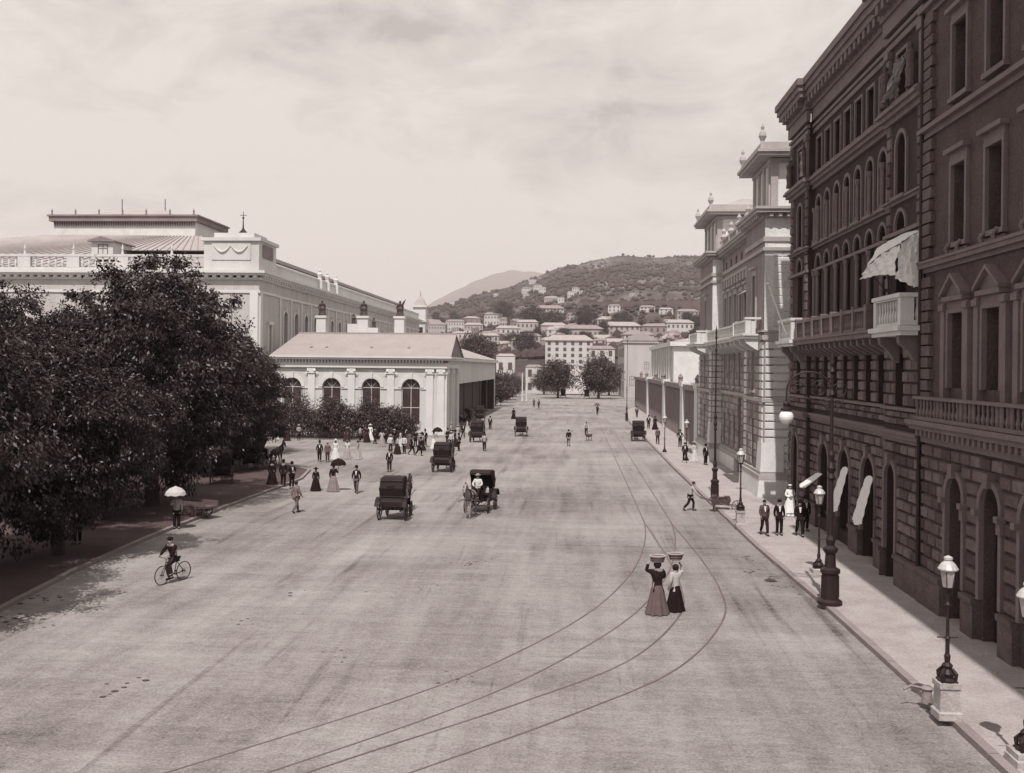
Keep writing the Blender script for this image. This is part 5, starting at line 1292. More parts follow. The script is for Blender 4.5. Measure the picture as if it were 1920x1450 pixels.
# men and the woman in white on the right pavement
person(G(1433, 1004, .15), 'bareheaded man in grey jacket walking on the right pavement, left of the group of three', 0.1, 'walk', .075, .03, None)
person(G(1461, 1004, .15), 'man in black suit, middle of the three walking on the right pavement', 0, 'stand', .02, .02, 'cap', .02)
person(G(1499, 1006, .15), 'man with white shirt front and bowler, right of the three on the pavement', 0, 'walk', .02, .02, 'bowler', .02)
person(G(1510, 996, .15), 'man in dark clothes half hidden behind the bowler-hatted man by the awning', .2, 'stand', .025, .02, 'wide', .03)
person(G(1481, 968, .15), 'cook in white dress, apron and cap standing behind the three men on the pavement', 0, 'cradle', .82, hat='cap', hatc=.82, skirt=.78, apron=True)
person(G(1323, 872, .15), 'man in black coat standing by the plinth of the towered building', .6, 'stand', .02, .02, 'bowler', .02)
# wheelbarrow man
bp = G(1294, 958); person(bp, 'bareheaded man in light shirt and dark trousers pushing a loaded barrow at the right kerb', pi/2-.1, 'push', .42, .03, None)
# square, left
P = person
P(G(555, 962), 'man in pale jacket and dark cap, nearest of those crossing on the left', pi*.8, 'walk', .17, .14, 'cap', .05)
P(G(592, 921), 'short woman in a narrow black dress with a bow on her hat', pi, 'stand', .02, hat='wide', hatc=.02, skirt=.02, s=.86)
P(G(625, 922), 'woman in black bodice and pale skirt under a black parasol', pi, 'parasol', .02, hat='wide', hatc=.02, skirt=.22, par=.02)
P(G(668, 925), 'man in open dark coat, white shirt and bowler hat crossing the square', 0, 'walk', .025, .10, 'bowler', .02)
P(G(730, 885), 'lone dark-suited man with cap behind the first carriage, on the open square', 0, 'stand', .03, .05, 'cap', .03)
P(G(510, 912), 'woman in long black dress at the corner of the left pavement', pi, 'stand', .018, hat='scarf', hatc=.02, skirt=.018)
P(G(531, 913), 'tall man in dark suit and hat, left of two at the left kerb', pi, 'stand', .02, .02, 'bowler', .02, s=1.03)
P(G(547, 916), 'man in dark coat with folded arms, right of two at the left kerb', .7, 'cradle', .022, .02, 'bowler', .02)
P(G(435, 886, .13), 'man in black standing before the white stall sheets under the trees', 0, 'stand', .02, .02, 'cap', .02)
P(G(599, 866), 'man in dark suit arm in arm, left of the couple before the pavilion', .2, 'walk', .025, .02, 'top', .03)
P(G(614, 867), 'man in grey jacket and straw hat, right of the couple before the pavilion', 0, 'stand', .12, .06, 'straw', .5)
P(G(629, 862), 'woman all in white between the couple and the striped ladies', 0, 'stand', .7, hat='wide', hatc=.6, skirt=.7)
P(G(651, 861), 'woman in white blouse and pale skirt, left of the two striped ladies', pi, 'cradle', .6, hat='straw', hatc=.2, skirt=.35, s=.95)
P(G(671, 862), 'woman in pale striped dress, right of the two ladies before the pavilion', pi/2, 'stand', .35, hat='wide', hatc=.15, skirt=.42, s=.97)
P(G(521, 824), 'child in white sitting low by the shrubbery railing', 0, 'stand', .7, hat='straw', hatc=.7, skirt=.7, s=.62)
P(G(694, 826), 'woman in white dress standing against the shrubbery railing', 0, 'stand', .75, hat='wide', hatc=.75, skirt=.75)
P(G(732, 850), 'man in white shirt at the left end of the crowd by the pilasters', .3, 'walk', .6, .04, 'straw', .5)
P(G(745, 852), 'woman in black skirt and pale blouse near the left end of the crowd', 2, 'stand', .4, hat='wide', hatc=.03, skirt=.03)
P(G(758, 851), 'man in white jacket with dark hat in the crowd by the pavilion', -.5, 'stand', .6, .05, 'bowler', .03)
P(G(772, 853), 'man in black striding in front of the crowd by the pavilion', 1.2, 'walk', .025, .025, 'bowler', .02)
P(G(786, 855), 'black-suited man bending forward right of the striding man', 1.0, 'push', .025, .03, 'bowler', .02)
crowd = [(703, 833, .05, None, 'cap', 'man in dark grey at the railing right of the woman in white'), (716, 838, .45, .3, 'wide', 'woman in light grey by the railing left of the crowd'), (724, 832, .03, None, 'bowler', 'man in black close to the railing beside the pointed bush'), (739, 836, .02, None, 'straw', 'man in black with a pale straw hat at the back of the crowd'),
 (751, 838, .5, .6, 'wide', 'lady in white behind the crowd under the fourth window'), (762, 834, .03, None, 'bowler', 'man in black at the back of the crowd under the fourth window'), (768, 842, .12, .08, 'wide', 'woman in dark grey dress in the middle of the crowd'), (779, 838, .025, None, 'bowler', 'man in black in the crowd left of the pilasters'), (791, 845, .3, .03, 'wide', 'woman in grey blouse and black skirt before the pilasters'),
 (797, 838, .02, None, 'top', 'man with tall hat in front of the paired pilasters'), (813, 842, .6, .7, 'wide', 'lady in white holding a black parasol beside the second carriage'), (839, 835, .03, None, 'bowler', 'man in black right of the pavilion corner'), (846, 842, .55, None, 'straw', 'man in white coat right of the pavilion corner'), (853, 838, .03, .03, 'wide', 'woman in black near the porch entrance'),
 (860, 846, .025, None, 'bowler', 'man in black walking out from the porch'), (858, 826, .4, .3, 'straw', 'woman in grey under the porch edge'), (868, 822, .03, None, 'cap', 'porter in dark clothes under the porch edge'), (846, 822, .35, None, 'straw', 'man in light coat beside the side pilasters'), (876, 812, .5, .5, 'wide', 'lady in white deep beside the porch'), (884, 815, .03, None, 'cap', 'man in black deep beside the porch'),
 (688, 830, .03, .03, 'wide', 'woman in black at the railing left of the woman in white'), (675, 829, .3, None, 'cap', 'man in grey at the railing under the third window'), (650, 828, .04, .05, 'scarf', 'woman in dark shawl at the railing under the tallest bush'), (560, 826, .35, None, 'straw', 'man in pale coat at the left part of the railing'), (538, 827, .03, .04, 'wide', 'woman in black at the left part of the railing')]
for i, (px, py, c, sk, ht, lab) in enumerate(crowd):
    P(G(px, py), lab, R.uniform(-pi, pi), ('walk', 'stand', 'hips', 'cradle')[i % 4] if sk is None else ('stand', 'cradle')[i % 2] if i != 10 else 'parasol', c, .03, ht, .5 if ht == 'straw' else .03, sk, par=.02 if i == 10 else None, s=R.uniform(.95, 1.03))
P(G(908, 846), 'man in white shirt and dark hat behind the third carriage', pi, 'walk', .35, .03, 'bowler', .02)
P(G(919, 806), 'man in black standing alone right of the porch', 0, 'stand', .02, .02, 'bowler', .02)
P(G(963, 786), 'woman in black dress far off on the left side of the street', pi, 'stand', .02, hat='scarf', hatc=.02, skirt=.02)
P(G(1010, 766), 'man in black far up the street near the thin poles', 0, 'walk', .02, .02, 'bowler', .02)
P(G(1001, 764), 'distant man in grey left of the far black-clad man', 0, 'walk', .1, .05, 'cap', .03)
P(G(1066, 837), 'man in black jacket and light trousers walking alone in mid street', pi, 'walk', .02, .2, 'cap', .02)
P(G(1120, 779), 'distant person under an open umbrella in mid street', 0, 'parasol', .03, hat='cap', hatc=.02, legs=.03, par=.1)
P(G(1099, 817), 'person in white shirt behind the low hand cart in mid street', 0, 'push', .45, .05, None)
P(G(1216, 804, .15), 'man in black, left of the two beyond the parked carriage on the right', 0, 'stand', .02, .02, 'bowler', .02)
P(G(1228, 806, .15), 'woman in black, right of the two beyond the parked carriage on the right', 0, 'stand', .02, hat='wide', hatc=.05, skirt=.02)
P(G(1233, 833, .15), 'man in grey on the right pavement beside the parked carriage', 0, 'walk', .1, .05, 'cap', .04)
P(G(1194, 783, .15), 'distant man in dark coat on the right pavement near the pole', 0, 'stand', .03, .03, 'bowler', .03)
P(G(1275, 838, .15), 'man in dark coat standing against the shuttered bays', 0, 'hips', .03, .03, 'bowler', .03)
P(G(1284, 868, .15), 'man in dark clothes near the left of the two pavement figures by the far tower', 0, 'walk', .03, .03, 'cap', .03)
P(G(1302, 866, .15), 'woman in white dress walking beside the far tower', .5, 'stand', .6, hat='wide', hatc=.4, skirt=.6)
# porter under a white umbrella on the left kerb
P(G(331, 992), 'man in dark trousers and white shirt under a white umbrella at the left kerb', .4, 'parasol', .5, .02, 'cap', .03, par=.55)
P(G(145, 1020, .13), 'dark figure in the shade beside the chestnut trunk', .4, 'stand', .02, .02, 'bowler', .02)
# ================================================================== wheels, carriages, horses
def wheel_mesh(r, ns=12, w_=.05, tw=.045, mt=None):
    m = MB(); sg = 28
    for k in range(sg):
        a, b = 2*pi*k/sg, 2*pi*(k+1)/sg
        A = [(x, q*cos(a), q*sin(a)) for x, q in ((-w_/2, r-tw), (w_/2, r-tw), (w_/2, r), (-w_/2, r))]; B = [(x, q*cos(b), q*sin(b)) for x, q in ((-w_/2, r-tw), (w_/2, r-tw), (w_/2, r), (-w_/2, r))]
        m.hull(A, B, 0, False)
    rim = m.mesh('rim', [mt or M_wheel]); m = MB()
    for k in range(ns): a = 2*pi*k/ns; m.tube([(0, .04*cos(a), .04*sin(a)), (0, (r-tw+.01)*cos(a), (r-tw+.01)*sin(a))], .017 if ns < 20 else .003, 5, sm=False)
    sp = m.mesh('spokes', [mt or M_wheel]); m = MB(); m.tube([(-.09, 0, 0), (.09, 0, 0)], .07 if ns < 20 else .02, 10); return rim, sp, m.mesh('hub', [mt or M_wheel])
WB, WF = wheel_mesh(.56, 14), wheel_mesh(.42, 12)
def wheel(root, W, loc, rz=0):
    e = put('wheel', W[0], root, loc, rz); put('spokes', W[1], e); put('hub', W[2], e); return e
def carriage_meshes():
    o = {}
    # travels towards +Y; viewer behind it sees the folded-up leather hood
    m = MB(); prof = [(-.95, .72), (-1.0, 1.0), (-.92, 1.28), (-.2, 1.28), (-.15, 1.0), (.35, .95), (.45, .62), (.2, .55), (-.5, .55)]
    A = [(-.6, y, z) for y, z in prof]; B = [(.6, y, z) for y, z in prof]; m.quad(A); m.quad(B[::-1])
    for i in range(len(prof)): j = (i+1) % len(prof); m.quad((A[i], A[j], B[j], B[i]))
    o['body'] = m.mesh('body', [M_carr])
    m = MB(); pr = [(-1.0, 1.28), (-1.12, 1.75), (-1.02, 2.15), (-.7, 2.3), (-.1, 2.34), (.28, 2.2), (.3, 2.1), (-.1, 2.24), (-.68, 2.2), (-.93, 2.08), (-1.03, 1.74), (-.92, 1.28)]
    n = len(pr)
    for xs in ((-.66, .66),):
        A = [(-.64+(.05 if z > 2 else 0), y, z) for y, z in pr]; B = [(.64-(.05 if z > 2 else 0), y, z) for y, z in pr]
        m.quad(A); m.quad(B[::-1])
        for i in range(n): j = (i+1) % n; m.quad((A[i], A[j], B[j], B[i]), 0, i < 5)
    for s in (-1, 1):            # side leather with pleats
        x = s*.63; P_ = [(x, -.96, 1.28), (x, -1.08, 1.74), (x, -.96, 2.1), (x, -.68, 2.24), (x, -.1, 2.28), (x, .1, 2.1), (x, -.35, 1.6), (x, -.45, 1.28)]
        Q = [(x-s*.03, y, z) for _, y, z in P_]; m.hull(P_, Q)
    for s in (-1, 1):
        for (a, b) in (((-.7, 1.28), (-1.1, 1.75)), ((-.6, 1.28), (-.7, 2.27)), ((-.5, 1.28), (-.1, 2.3))): m.tube([(s*.655, a[0], a[1]), (s*.655, b[0], b[1])], .018, 6)
    m.box(-.2, .2, -1.13, -1.09, 1.72, 1.9)
    m.tube([(-.64, -1.03, 1.3), (.64, -1.03, 1.3)], .025, 6); m.tube([(-.6, -1.06, 2.14), (.6, -1.06, 2.14)], .02, 6)
    o['hood'] = m.mesh('hood', [M_leather])
    m = MB(); m.box(-.45, .45, .55, .95, 1.05, 1.28); m.box(-.42, .42, .48, .56, 1.28, 1.5); m.box(-.4, .4, .95, 1.2, .78, .82); m.hull([(-.42, 1.15, .82), (.42, 1.15, .82), (.42, 1.18, .82), (-.42, 1.18, .82)], [(-.42, 1.3, 1.15), (.42, 1.3, 1.15), (.42, 1.33, 1.15), (-.42, 1.33, 1.15)])
    m.box(-.3, .3, .45, 1.0, .6, 1.05)
    o['driver_seat'] = m.mesh('driver_seat', [M_carr])
    m = MB(); m.tube([(-.75, -.68, .56), (.75, -.68, .56)], .03, 6); m.tube([(-.7, .95, .42), (.7, .95, .42)], .03, 6); m.tube([(0, -.7, .56), (0, .1, .5), (0, .95, .45)], .04, 6)
    for s in (-1, 1):
        m.tube([(s*.5, -1.15, .62), (s*.5, -.9, .52), (s*.5, -.5, .52), (s*.5, -.2, .62)], .02, 6); m.tube([(s*.5, -1.15, .62), (s*.5, -.7, .7), (s*.5, -.2, .62)], .02, 6)
        m.tube([(s*.45, .6, .58), (s*.45, .95, .5), (s*.45, 1.25, .58)], .02, 6)
    o['undercarriage'] = m.mesh('undercarriage', [M_iron])
    m = MB()
    P0 = [(a, .66*cos(a), .66*sin(a)) for a in [radians(20+i*14) for i in range(11)]]
    for s in (-1,):
        for (a, y, z), (b, y2, z2) in zip(P0, P0[1:]): m.hull([(-.11, y, z), (.11, y, z), (.11, y*1.02, z*1.02), (-.11, y*1.02, z*1.02)], [(-.11, y2, z2), (.11, y2, z2), (.11, y2*1.02, z2*1.02), (-.11, y2*1.02, z2*1.02)])
    o['mudguard'] = m.mesh('mudguard', [M_leather])
    m = MB(); m.tube([(0, 0, 0), (0, .9, .25), (0, 2.4, .45), (0, 2.9, .42)], .028, 6); o['shaft'] = m.mesh('shaft', [M_wood])
    m = MB(); m.box(-.07, .07, -.07, .07, 0, .2); m.lathe([(.09, .2), (.04, .27), (.05, .33)], (0, 0, 0), 8); o['lamp'] = m.mesh('lamp', [mat('lamp_glass', .4, .2, .1, 3, .1, 10, spec=.6)])
    return o
CM = carriage_meshes()
def horse_mesh():
    n = dict(rump=(0, -.72, 1.28, (.24, .27)), belly=(0, -.25, 1.2, (.26, .28)), girth=(0, .22, 1.2, (.22, .30)), chest=(0, .5, 1.28, (.2, .26)), n1=(0, .72, 1.5, (.11, .2)), n2=(0, .9, 1.75, (.09, .14)), poll=(0, 1.0, 1.9, (.08, .1)), face=(0, 1.2, 1.72, (.07, .095)), muz=(0, 1.36, 1.5, (.05, .06)))
    e = [('belly', 'rump'), ('belly', 'girth'), ('girth', 'chest'), ('chest', 'n1'), ('n1', 'n2'), ('n2', 'poll'), ('poll', 'face'), ('face', 'muz')]
    for s, q in (('L', 1), ('R', -1)):
        n.update({s+'e': (q*.06, .97, 2.04, .02), s+'h1': (q*.13, -.72, 1.1, (.13, .17)), s+'st': (q*.14, -.58+.1*q, .85, .09), s+'ho': (q*.14, -.86+.1*q, .55, .055), s+'hf': (q*.14, -.8+.1*q, .2, .035), s+'hh': (q*.14, -.76+.1*q, .05, .055),
            s+'f1': (q*.13, .38, 1.05, (.09, .12)), s+'kn': (q*.13, .44-.08*q, .55, .05), s+'ff': (q*.13, .42-.1*q, .2, .033), s+'fh': (q*.13, .46-.1*q, .05, .052)})
        e += [('poll', s+'e'), ('rump', s+'h1'), (s+'h1', s+'st'), (s+'st', s+'ho'), (s+'ho', s+'hf'), (s+'hf', s+'hh'), ('girth', s+'f1'), (s+'f1', s+'kn'), (s+'kn', s+'ff'), (s+'ff', s+'fh')]
    return skin_mesh('body', n, e, M_bark, 1, 'belly')
HORSE = horse_mesh()
m = MB(); m.tube([(0, -.95, 1.35), (0, -1.08, 1.1), (0, -1.1, .7), (0, -1.05, .5)], [.04, .09, .09, .02], 8); HTAIL = m.mesh('tail', [M_leather])
m = MB()
for i in range(9): t = i/8; m.box(-.02, .02, .55+.42*t, .66+.42*t, 1.62+.36*t-.12, 1.70+.36*t)
HMANE = m.mesh('mane', [M_leather])
m = MB()
for k in range(16):
    a, b = 2*pi*k/16, 2*pi*(k+1)/16; m.tube([(.2*cos(a), .56+.06*sin(a), 1.36+.3*sin(a)), (.2*cos(b), .56+.06*sin(b), 1.36+.3*sin(b))], .045, 6)
m.lathe([(.285, -.04), (.285, .04)], (0, 0, 0), 16) if False else None
for k in range(16): a, b = 2*pi*k/16, 2*pi*(k+1)/16; m.tube([(.29*cos(a), .05, 1.22+.31*sin(a)), (.29*cos(b), .05, 1.22+.31*sin(b))], .025, 5)
for s in (-1, 1): m.tube([(s*.25, .56, 1.3), (s*.3, -.2, 1.2), (s*.26, -1.1, 1.0)], .02, 5); m.tube([(s*.09, 1.2, 1.72), (s*.3, .5, 1.5), (s*.25, -.9, 1.55)], .012, 5); m.box(s*.09-.01, s*.09+.01, 1.06, 1.16, 1.76, 1.88)
HHARN = m.mesh('harness', [M_leather])
def horse(loc, rz, label, a=.06):
    e = empty('horse', loc, label, 'horse', 'carriage horses', rz); b = put('body', HORSE, e); recol(b, mat('horse_coat_%03d' % int(a*1000), a, .6, .3, 2, .1, 20))
    put('tail', HTAIL, e); put('mane', HMANE, e); put('harness', HHARN, e); return e
def carriage(loc, rz, label, hlab, ha=.06, driver=None, dcoat=.025, dhat=('bowler', .02), s=1.0):
    e = empty('carriage', loc, label, 'carriage', 'horse cabs on the street', rz); e.scale = (s, s, s)
    for k in ('body', 'hood', 'driver_seat', 'undercarriage'): put(k, CM[k], e)
    for q in (-1, 1):
        wheel(e, WB, (q*.72, -.68, .56)); wheel(e, WF, (q*.66, .95, .42)); put('mudguard', CM['mudguard'], e, (q*.75, -.68, .56)); put('shaft', CM['shaft'], e, (q*.32, 1.15, .62)); put('lamp', CM['lamp'], e, (q*.52, .5, 1.12))
    M_ = Matrix.Rotation(rz, 4, 'Z'); horse(Vector(loc)+(M_ @ Vector((0, 2.75, 0))*s), rz, hlab, ha)
    if driver: 
        person(Vector(loc)+(M_ @ Vector((0, .78, 0)))*s, driver, rz+pi, 'sit', dcoat, .03, dhat[0], dhat[1], z=.43, group='cab drivers')
    return e
carriage(G(741, 972), -.04, 'black hooded carriage seen from behind, nearest one on the square with its driver', 'dark horse drawing the nearest hooded carriage away', .04, 'driver in dark coat and bowler on the nearest black carriage', s=1.0)
carriage(G(832, 884), -.06, 'black hooded carriage seen from behind, second up the street in front of the pavilion corner', 'dark horse in front of the second hooded carriage', .05, 'driver hidden behind the hood of the second carriage', .1)
carriage(G(898, 962)+Vector((.0, .9, 0)), pi-.12, 'horse cab coming towards the viewer with its hood up, right of the nearest carriage', 'pale-faced horse pulling the oncoming cab', .22, 'driver in a white coat on the oncoming cab', .62, ('straw', .35))
carriage(G(896, 829), -.08, 'dark hooded carriage standing near the porch entrance', 'dark horse in front of the carriage near the porch', .05, 'driver of the carriage near the porch', .05)
carriage(G(977, 818), .05, 'small black carriage going away alone in mid street', 'dark horse of the lone carriage in mid street', .05, 'driver of the lone carriage in mid street', .05)
carriage(G(1196, 827), .02, 'black carriage waiting at the right kerb beyond the towered building', 'dark horse of the carriage waiting at the right kerb', .05, 'driver in grey on the carriage at the right kerb', .15)
carriage(G(872, 797), pi/2, 'black carriage drawn up sideways in the shade of the porch', 'dark horse waiting in the porch shade', .04)
carriage(G(900, 790), .1, 'black carriage at the right pillar of the porch', 'dark horse by the right pillar of the porch', .04)
carriage(G(484, 882), -.2, 'tall dark covered carriage parked at the corner of the left pavement', 'dark horse hidden behind the covered carriage at the corner', .03, s=1.12)
carriage(G(416, 905, .13), .3, 'black carriage parked in deep shade under the chestnuts', 'dark horse in the shade of the chestnuts', .03)
carriage(G(395, 862, .13), .9, 'black carriage parked under the farthest chestnuts', 'dark horse under the farthest chestnuts', .03)
for i, (px, py, rz, lab) in enumerate(((985+115, 747, 0, 'tiny carriage under the right round tree at the street end'), (1056, 746, 0, 'tiny carriage under the left round tree at the street end'))):
    e = empty('carriage', G(px, py), lab, 'carriage', 'horse cabs on the street', rz)
    for k in ('body', 'hood', 'driver_seat', 'undercarriage'): put(k, CM[k], e)
    for q in (-1, 1): wheel(e, WB, (q*.72, -.68, .56)); wheel(e, WF, (q*.66, .95, .42))
# barrow at the right kerb
def barrow(loc, rz, label, cat='barrow', load=True, name='barrow'):
    e = empty(name, loc, label, cat, None, rz)
    m = MB(); m.hull([(-.28, -.5, .42), (.28, -.5, .42), (.28, .45, .42), (-.28, .45, .42)], [(-.4, -.62, .72), (.4, -.62, .72), (.4, .55, .72), (-.4, .55, .72)]); m.build('tray', M_wood, e, (0, 0, 0))
    m = MB()
    for s in (-1, 1): m.tube([(s*.3, .9, .36), (s*.3, .3, .42), (s*.3, -1.25, .82)], .03, 6); m.tube([(s*.28, -.35, .42), (s*.3, -.42, 0)], .03, 6)
    m.build('handles', M_wood, e, (0, 0, 0))
    W = wheel_mesh(.34, 8); a = put('wheel', W[0], e, (0, .95, .34)); put('spokes', W[1], a); put('hub', W[2], a)
    if load:
        m = MB(); rr = random.Random(3)
        for i in range(26): m.ball((rr.uniform(-.3, .3), rr.uniform(-.5, .45), .72+rr.uniform(-.03, .17)), rr.uniform(.07, .13), 0, 6)
        tag(m.build('sack_load', mat('load_dark', .05, .9, .6, 5, .3, 20), None, Vector(loc)), 'dark lumpy load heaped on the barrow at the right kerb', 'load'); bpy.data.objects['sack_load'].rotation_euler.z = rz
    return e
barrow(bp+Vector((1.75, -.1, 0)), -pi/2-.05, 'wooden barrow with one wheel and a dark load at the right kerb')
barrow(G(1104, 826), .0, 'low hand cart in mid street far behind the walking man', 'cart', False, 'hand_cart')
cp = G(372, 972)
def handcart(loc, rz, label):
    e = empty('hand_cart', loc, label, 'cart', None, rz)
    m = MB(); m.box(-.5, .5, -.9, .9, .62, .7)
    for s in (-1, 1):
        m.box(s*.5-.03, s*.5+.03, -.9, .9, .7, .95); m.tube([(s*.4, .9, .66), (s*.35, 1.9, .95)], .03, 6)
    m.build('bed', M_wood, e, (0, 0, 0)); 
    m = MB(); m.tube([(-.66, 0, .45), (.66, 0, .45)], .03, 6); m.tube([(-.35, 1.9, .95), (.35, 1.9, .95)], .03, 6); m.build('axle', M_wood, e, (0, 0, 0))
    for s in (-1, 1): W = WF; wheel(e, W, (s*.62, 0, .42))
    return e
handcart(cp, 1.2, 'two-wheeled hand cart beside the man with the white umbrella')
# bicycle and rider
def bicycle():
    p = G(326, 1092); rz = -.42; e = empty('bicycle', p, 'bicycle ridden towards the viewer on the left of the road', 'bicycle', None, rz)
    W = wheel_mesh(.36, 28, .03, .025, M_iron)
    for y in (-.58, .48): a = put('wheel', W[0], e, (0, y, .36)); put('spokes', W[1], a); put('hub', W[2], a)
    m = MB(); T = lambda a, b, r=.016: m.tube([a, b], r, 8)
    T((0, .48, .36), (0, .02, .3)); T((0, .48, .36), (0, .12, .8)); T((0, .02, .3), (0, .14, .88)); T((0, .12, .8), (0, -.4, .82)); T((0, .02, .3), (0, -.42, .74)); T((0, -.38, .9), (0, -.46, .6))
    for s in (-1, 1): T((s*.04, -.46, .62), (s*.04, -.58, .36), .012)
    m.build('frame', M_iron, e, (0, 0, 0))
    m = MB(); m.tube([(0, -.37, .92), (-.1, -.38, .97), (-.24, -.46, 1.0), (-.26, -.38, .98)], .013, 8); m.tube([(0, -.37, .92), (.1, -.38, .97), (.24, -.46, 1.0), (.26, -.38, .98)], .013, 8); m.build('handlebar', M_iron, e, (0, 0, 0))
    m = MB(); m.hull([(-.03, -.1, .9), (.03, -.1, .9), (.11, .22, .9), (-.11, .22, .9)], [(-.02, -.08, .95), (.02, -.08, .95), (.09, .2, .96), (-.09, .2, .96)]); m.build('saddle', M_leather, e, (0, 0, 0))
    m = MB(); m.tube([(-.14, .0, .14), (-.14, .1, .16)], .03, 6); m.tube([(.14, -.1, .47), (.14, 0, .46)], .03, 6); m.tube([(-.1, .05, .15), (-.1, .02, .3), (.1, .02, .3), (.1, -.05, .46)], .012, 6); m.build('pedals', M_iron, e, (0, 0, 0))
    person(p+Vector((-.03*cos(rz), .06, 0)), 'cyclist in black cape jacket and cap riding towards the viewer on the left', rz, 'cycle', .018, .05, 'cap', .03, z=.02)
bicycle()
# ================================================================== lamps and masts
def gas_lamp(loc, label, ped=.0, h=3.3, pw=.3, s=1.0):
    e = empty('street_lamp', loc, label, 'street lamp', 'gas lamps along the right pavement')
    if ped:
        m = MB(); m.lathe([(pw*1.5, 0), (pw*1.5, .16), (pw*1.28, .2), (pw*1.2, ped-.16), (pw*1.38, ped-.12), (pw*1.38, ped)], (0, 0, 0), 4, rot=pi/4, sm=False); m.build('pedestal', mat('pedestal_stone', .34, .9, .5, 2.5, .3, 14, .5), e, (0, 0, 0))
    z = ped; H_ = h-ped; m = MB()
    m.lathe([(.2, z), (.22, z+.05), (.14, z+.1), (.17, z+.2), (.1, z+.3), (.13, z+.38), (.06, z+.45), (.075, z+.6), (.05, z+.66), (.045, z+H_*.45), (.075, z+H_*.46), (.04, z+H_*.49), (.032, z+H_*.8), (.07, z+H_*.82), (.03, z+H_*.85), (.05, h-.02)], (0, 0, 0), 12)
    for k in range(4):
        a = pi/4+k*pi/2; m.tube([(.12*cos(a), .12*sin(a), z+.32), (.22*cos(a), .22*sin(a), z+.2), (.2*cos(a), .2*sin(a), z+.04), (.26*cos(a), .26*sin(a), z+.02)], [.03, .045, .04, .03], 6)
    m.tube([(-.24, 0, z+H_*.47), (.24, 0, z+H_*.47)], .015, 6)
    m.build('post', M_iron, e, (0, 0, 0))
    m = MB(); m.lathe([(.12, h), (.2, h+.42)], (0, 0, 0), 6, sm=False); m.build('lantern_glass', mat('lantern_glass', .30, .15, .3, 5, .1, 10, spec=.7), e, (0, 0, 0))
    m = MB(); m.lathe([(.225, h+.42), (.235, h+.45), (.17, h+.56), (.08, h+.64), (.1, h+.67), (.1, h+.72), (.02, h+.76)], (0, 0, 0), 12)
    m.build('lantern_cap', mat('lamp_cap', .42, .4, .25, 4, .1, 20, spec=.5), e, (0, 0, 0)); m = MB()
    for k in range(6): a = 2*pi*k/6; m.tube([(.122*cos(a), .122*sin(a), h), (.203*cos(a), .203*sin(a), h+.42)], .01, 5)
    m.lathe([(.1, h-.05), (.13, h), (.13, h+.02)], (0, 0, 0), 6); m.build('lantern_frame', M_iron, e, (0, 0, 0)); return e
gas_lamp(G(1775, 1345, .15), 'gas lamp with ornate iron foot on a tall pale stone pedestal, nearest to the viewer', .85, 3.05, .26)
gas_lamp(G(1905, 1420, .15)+Vector((.04, -.4, 0)), 'gas lamp lantern at the extreme right edge of the picture', .3, 3.05, .3)
gas_lamp(G(1535, 1074, .15), 'gas lamp with small round stone foot just beyond the big arc-lamp mast', .12, 2.75, .28)
gas_lamp(G(1388, 988, .15), 'gas lamp on a square stone block at the kerb in front of the towered building', .85, 3.3, .24)
gas_lamp(G(1246, 852, .15), 'dark gas lamp at the kerb beside the waiting carriage', .1, 3.0, .28)
gas_lamp(G(1287, 868, .15), 'gas lamp near the far tower by the shuttered bays', .1, 3.0, .28)
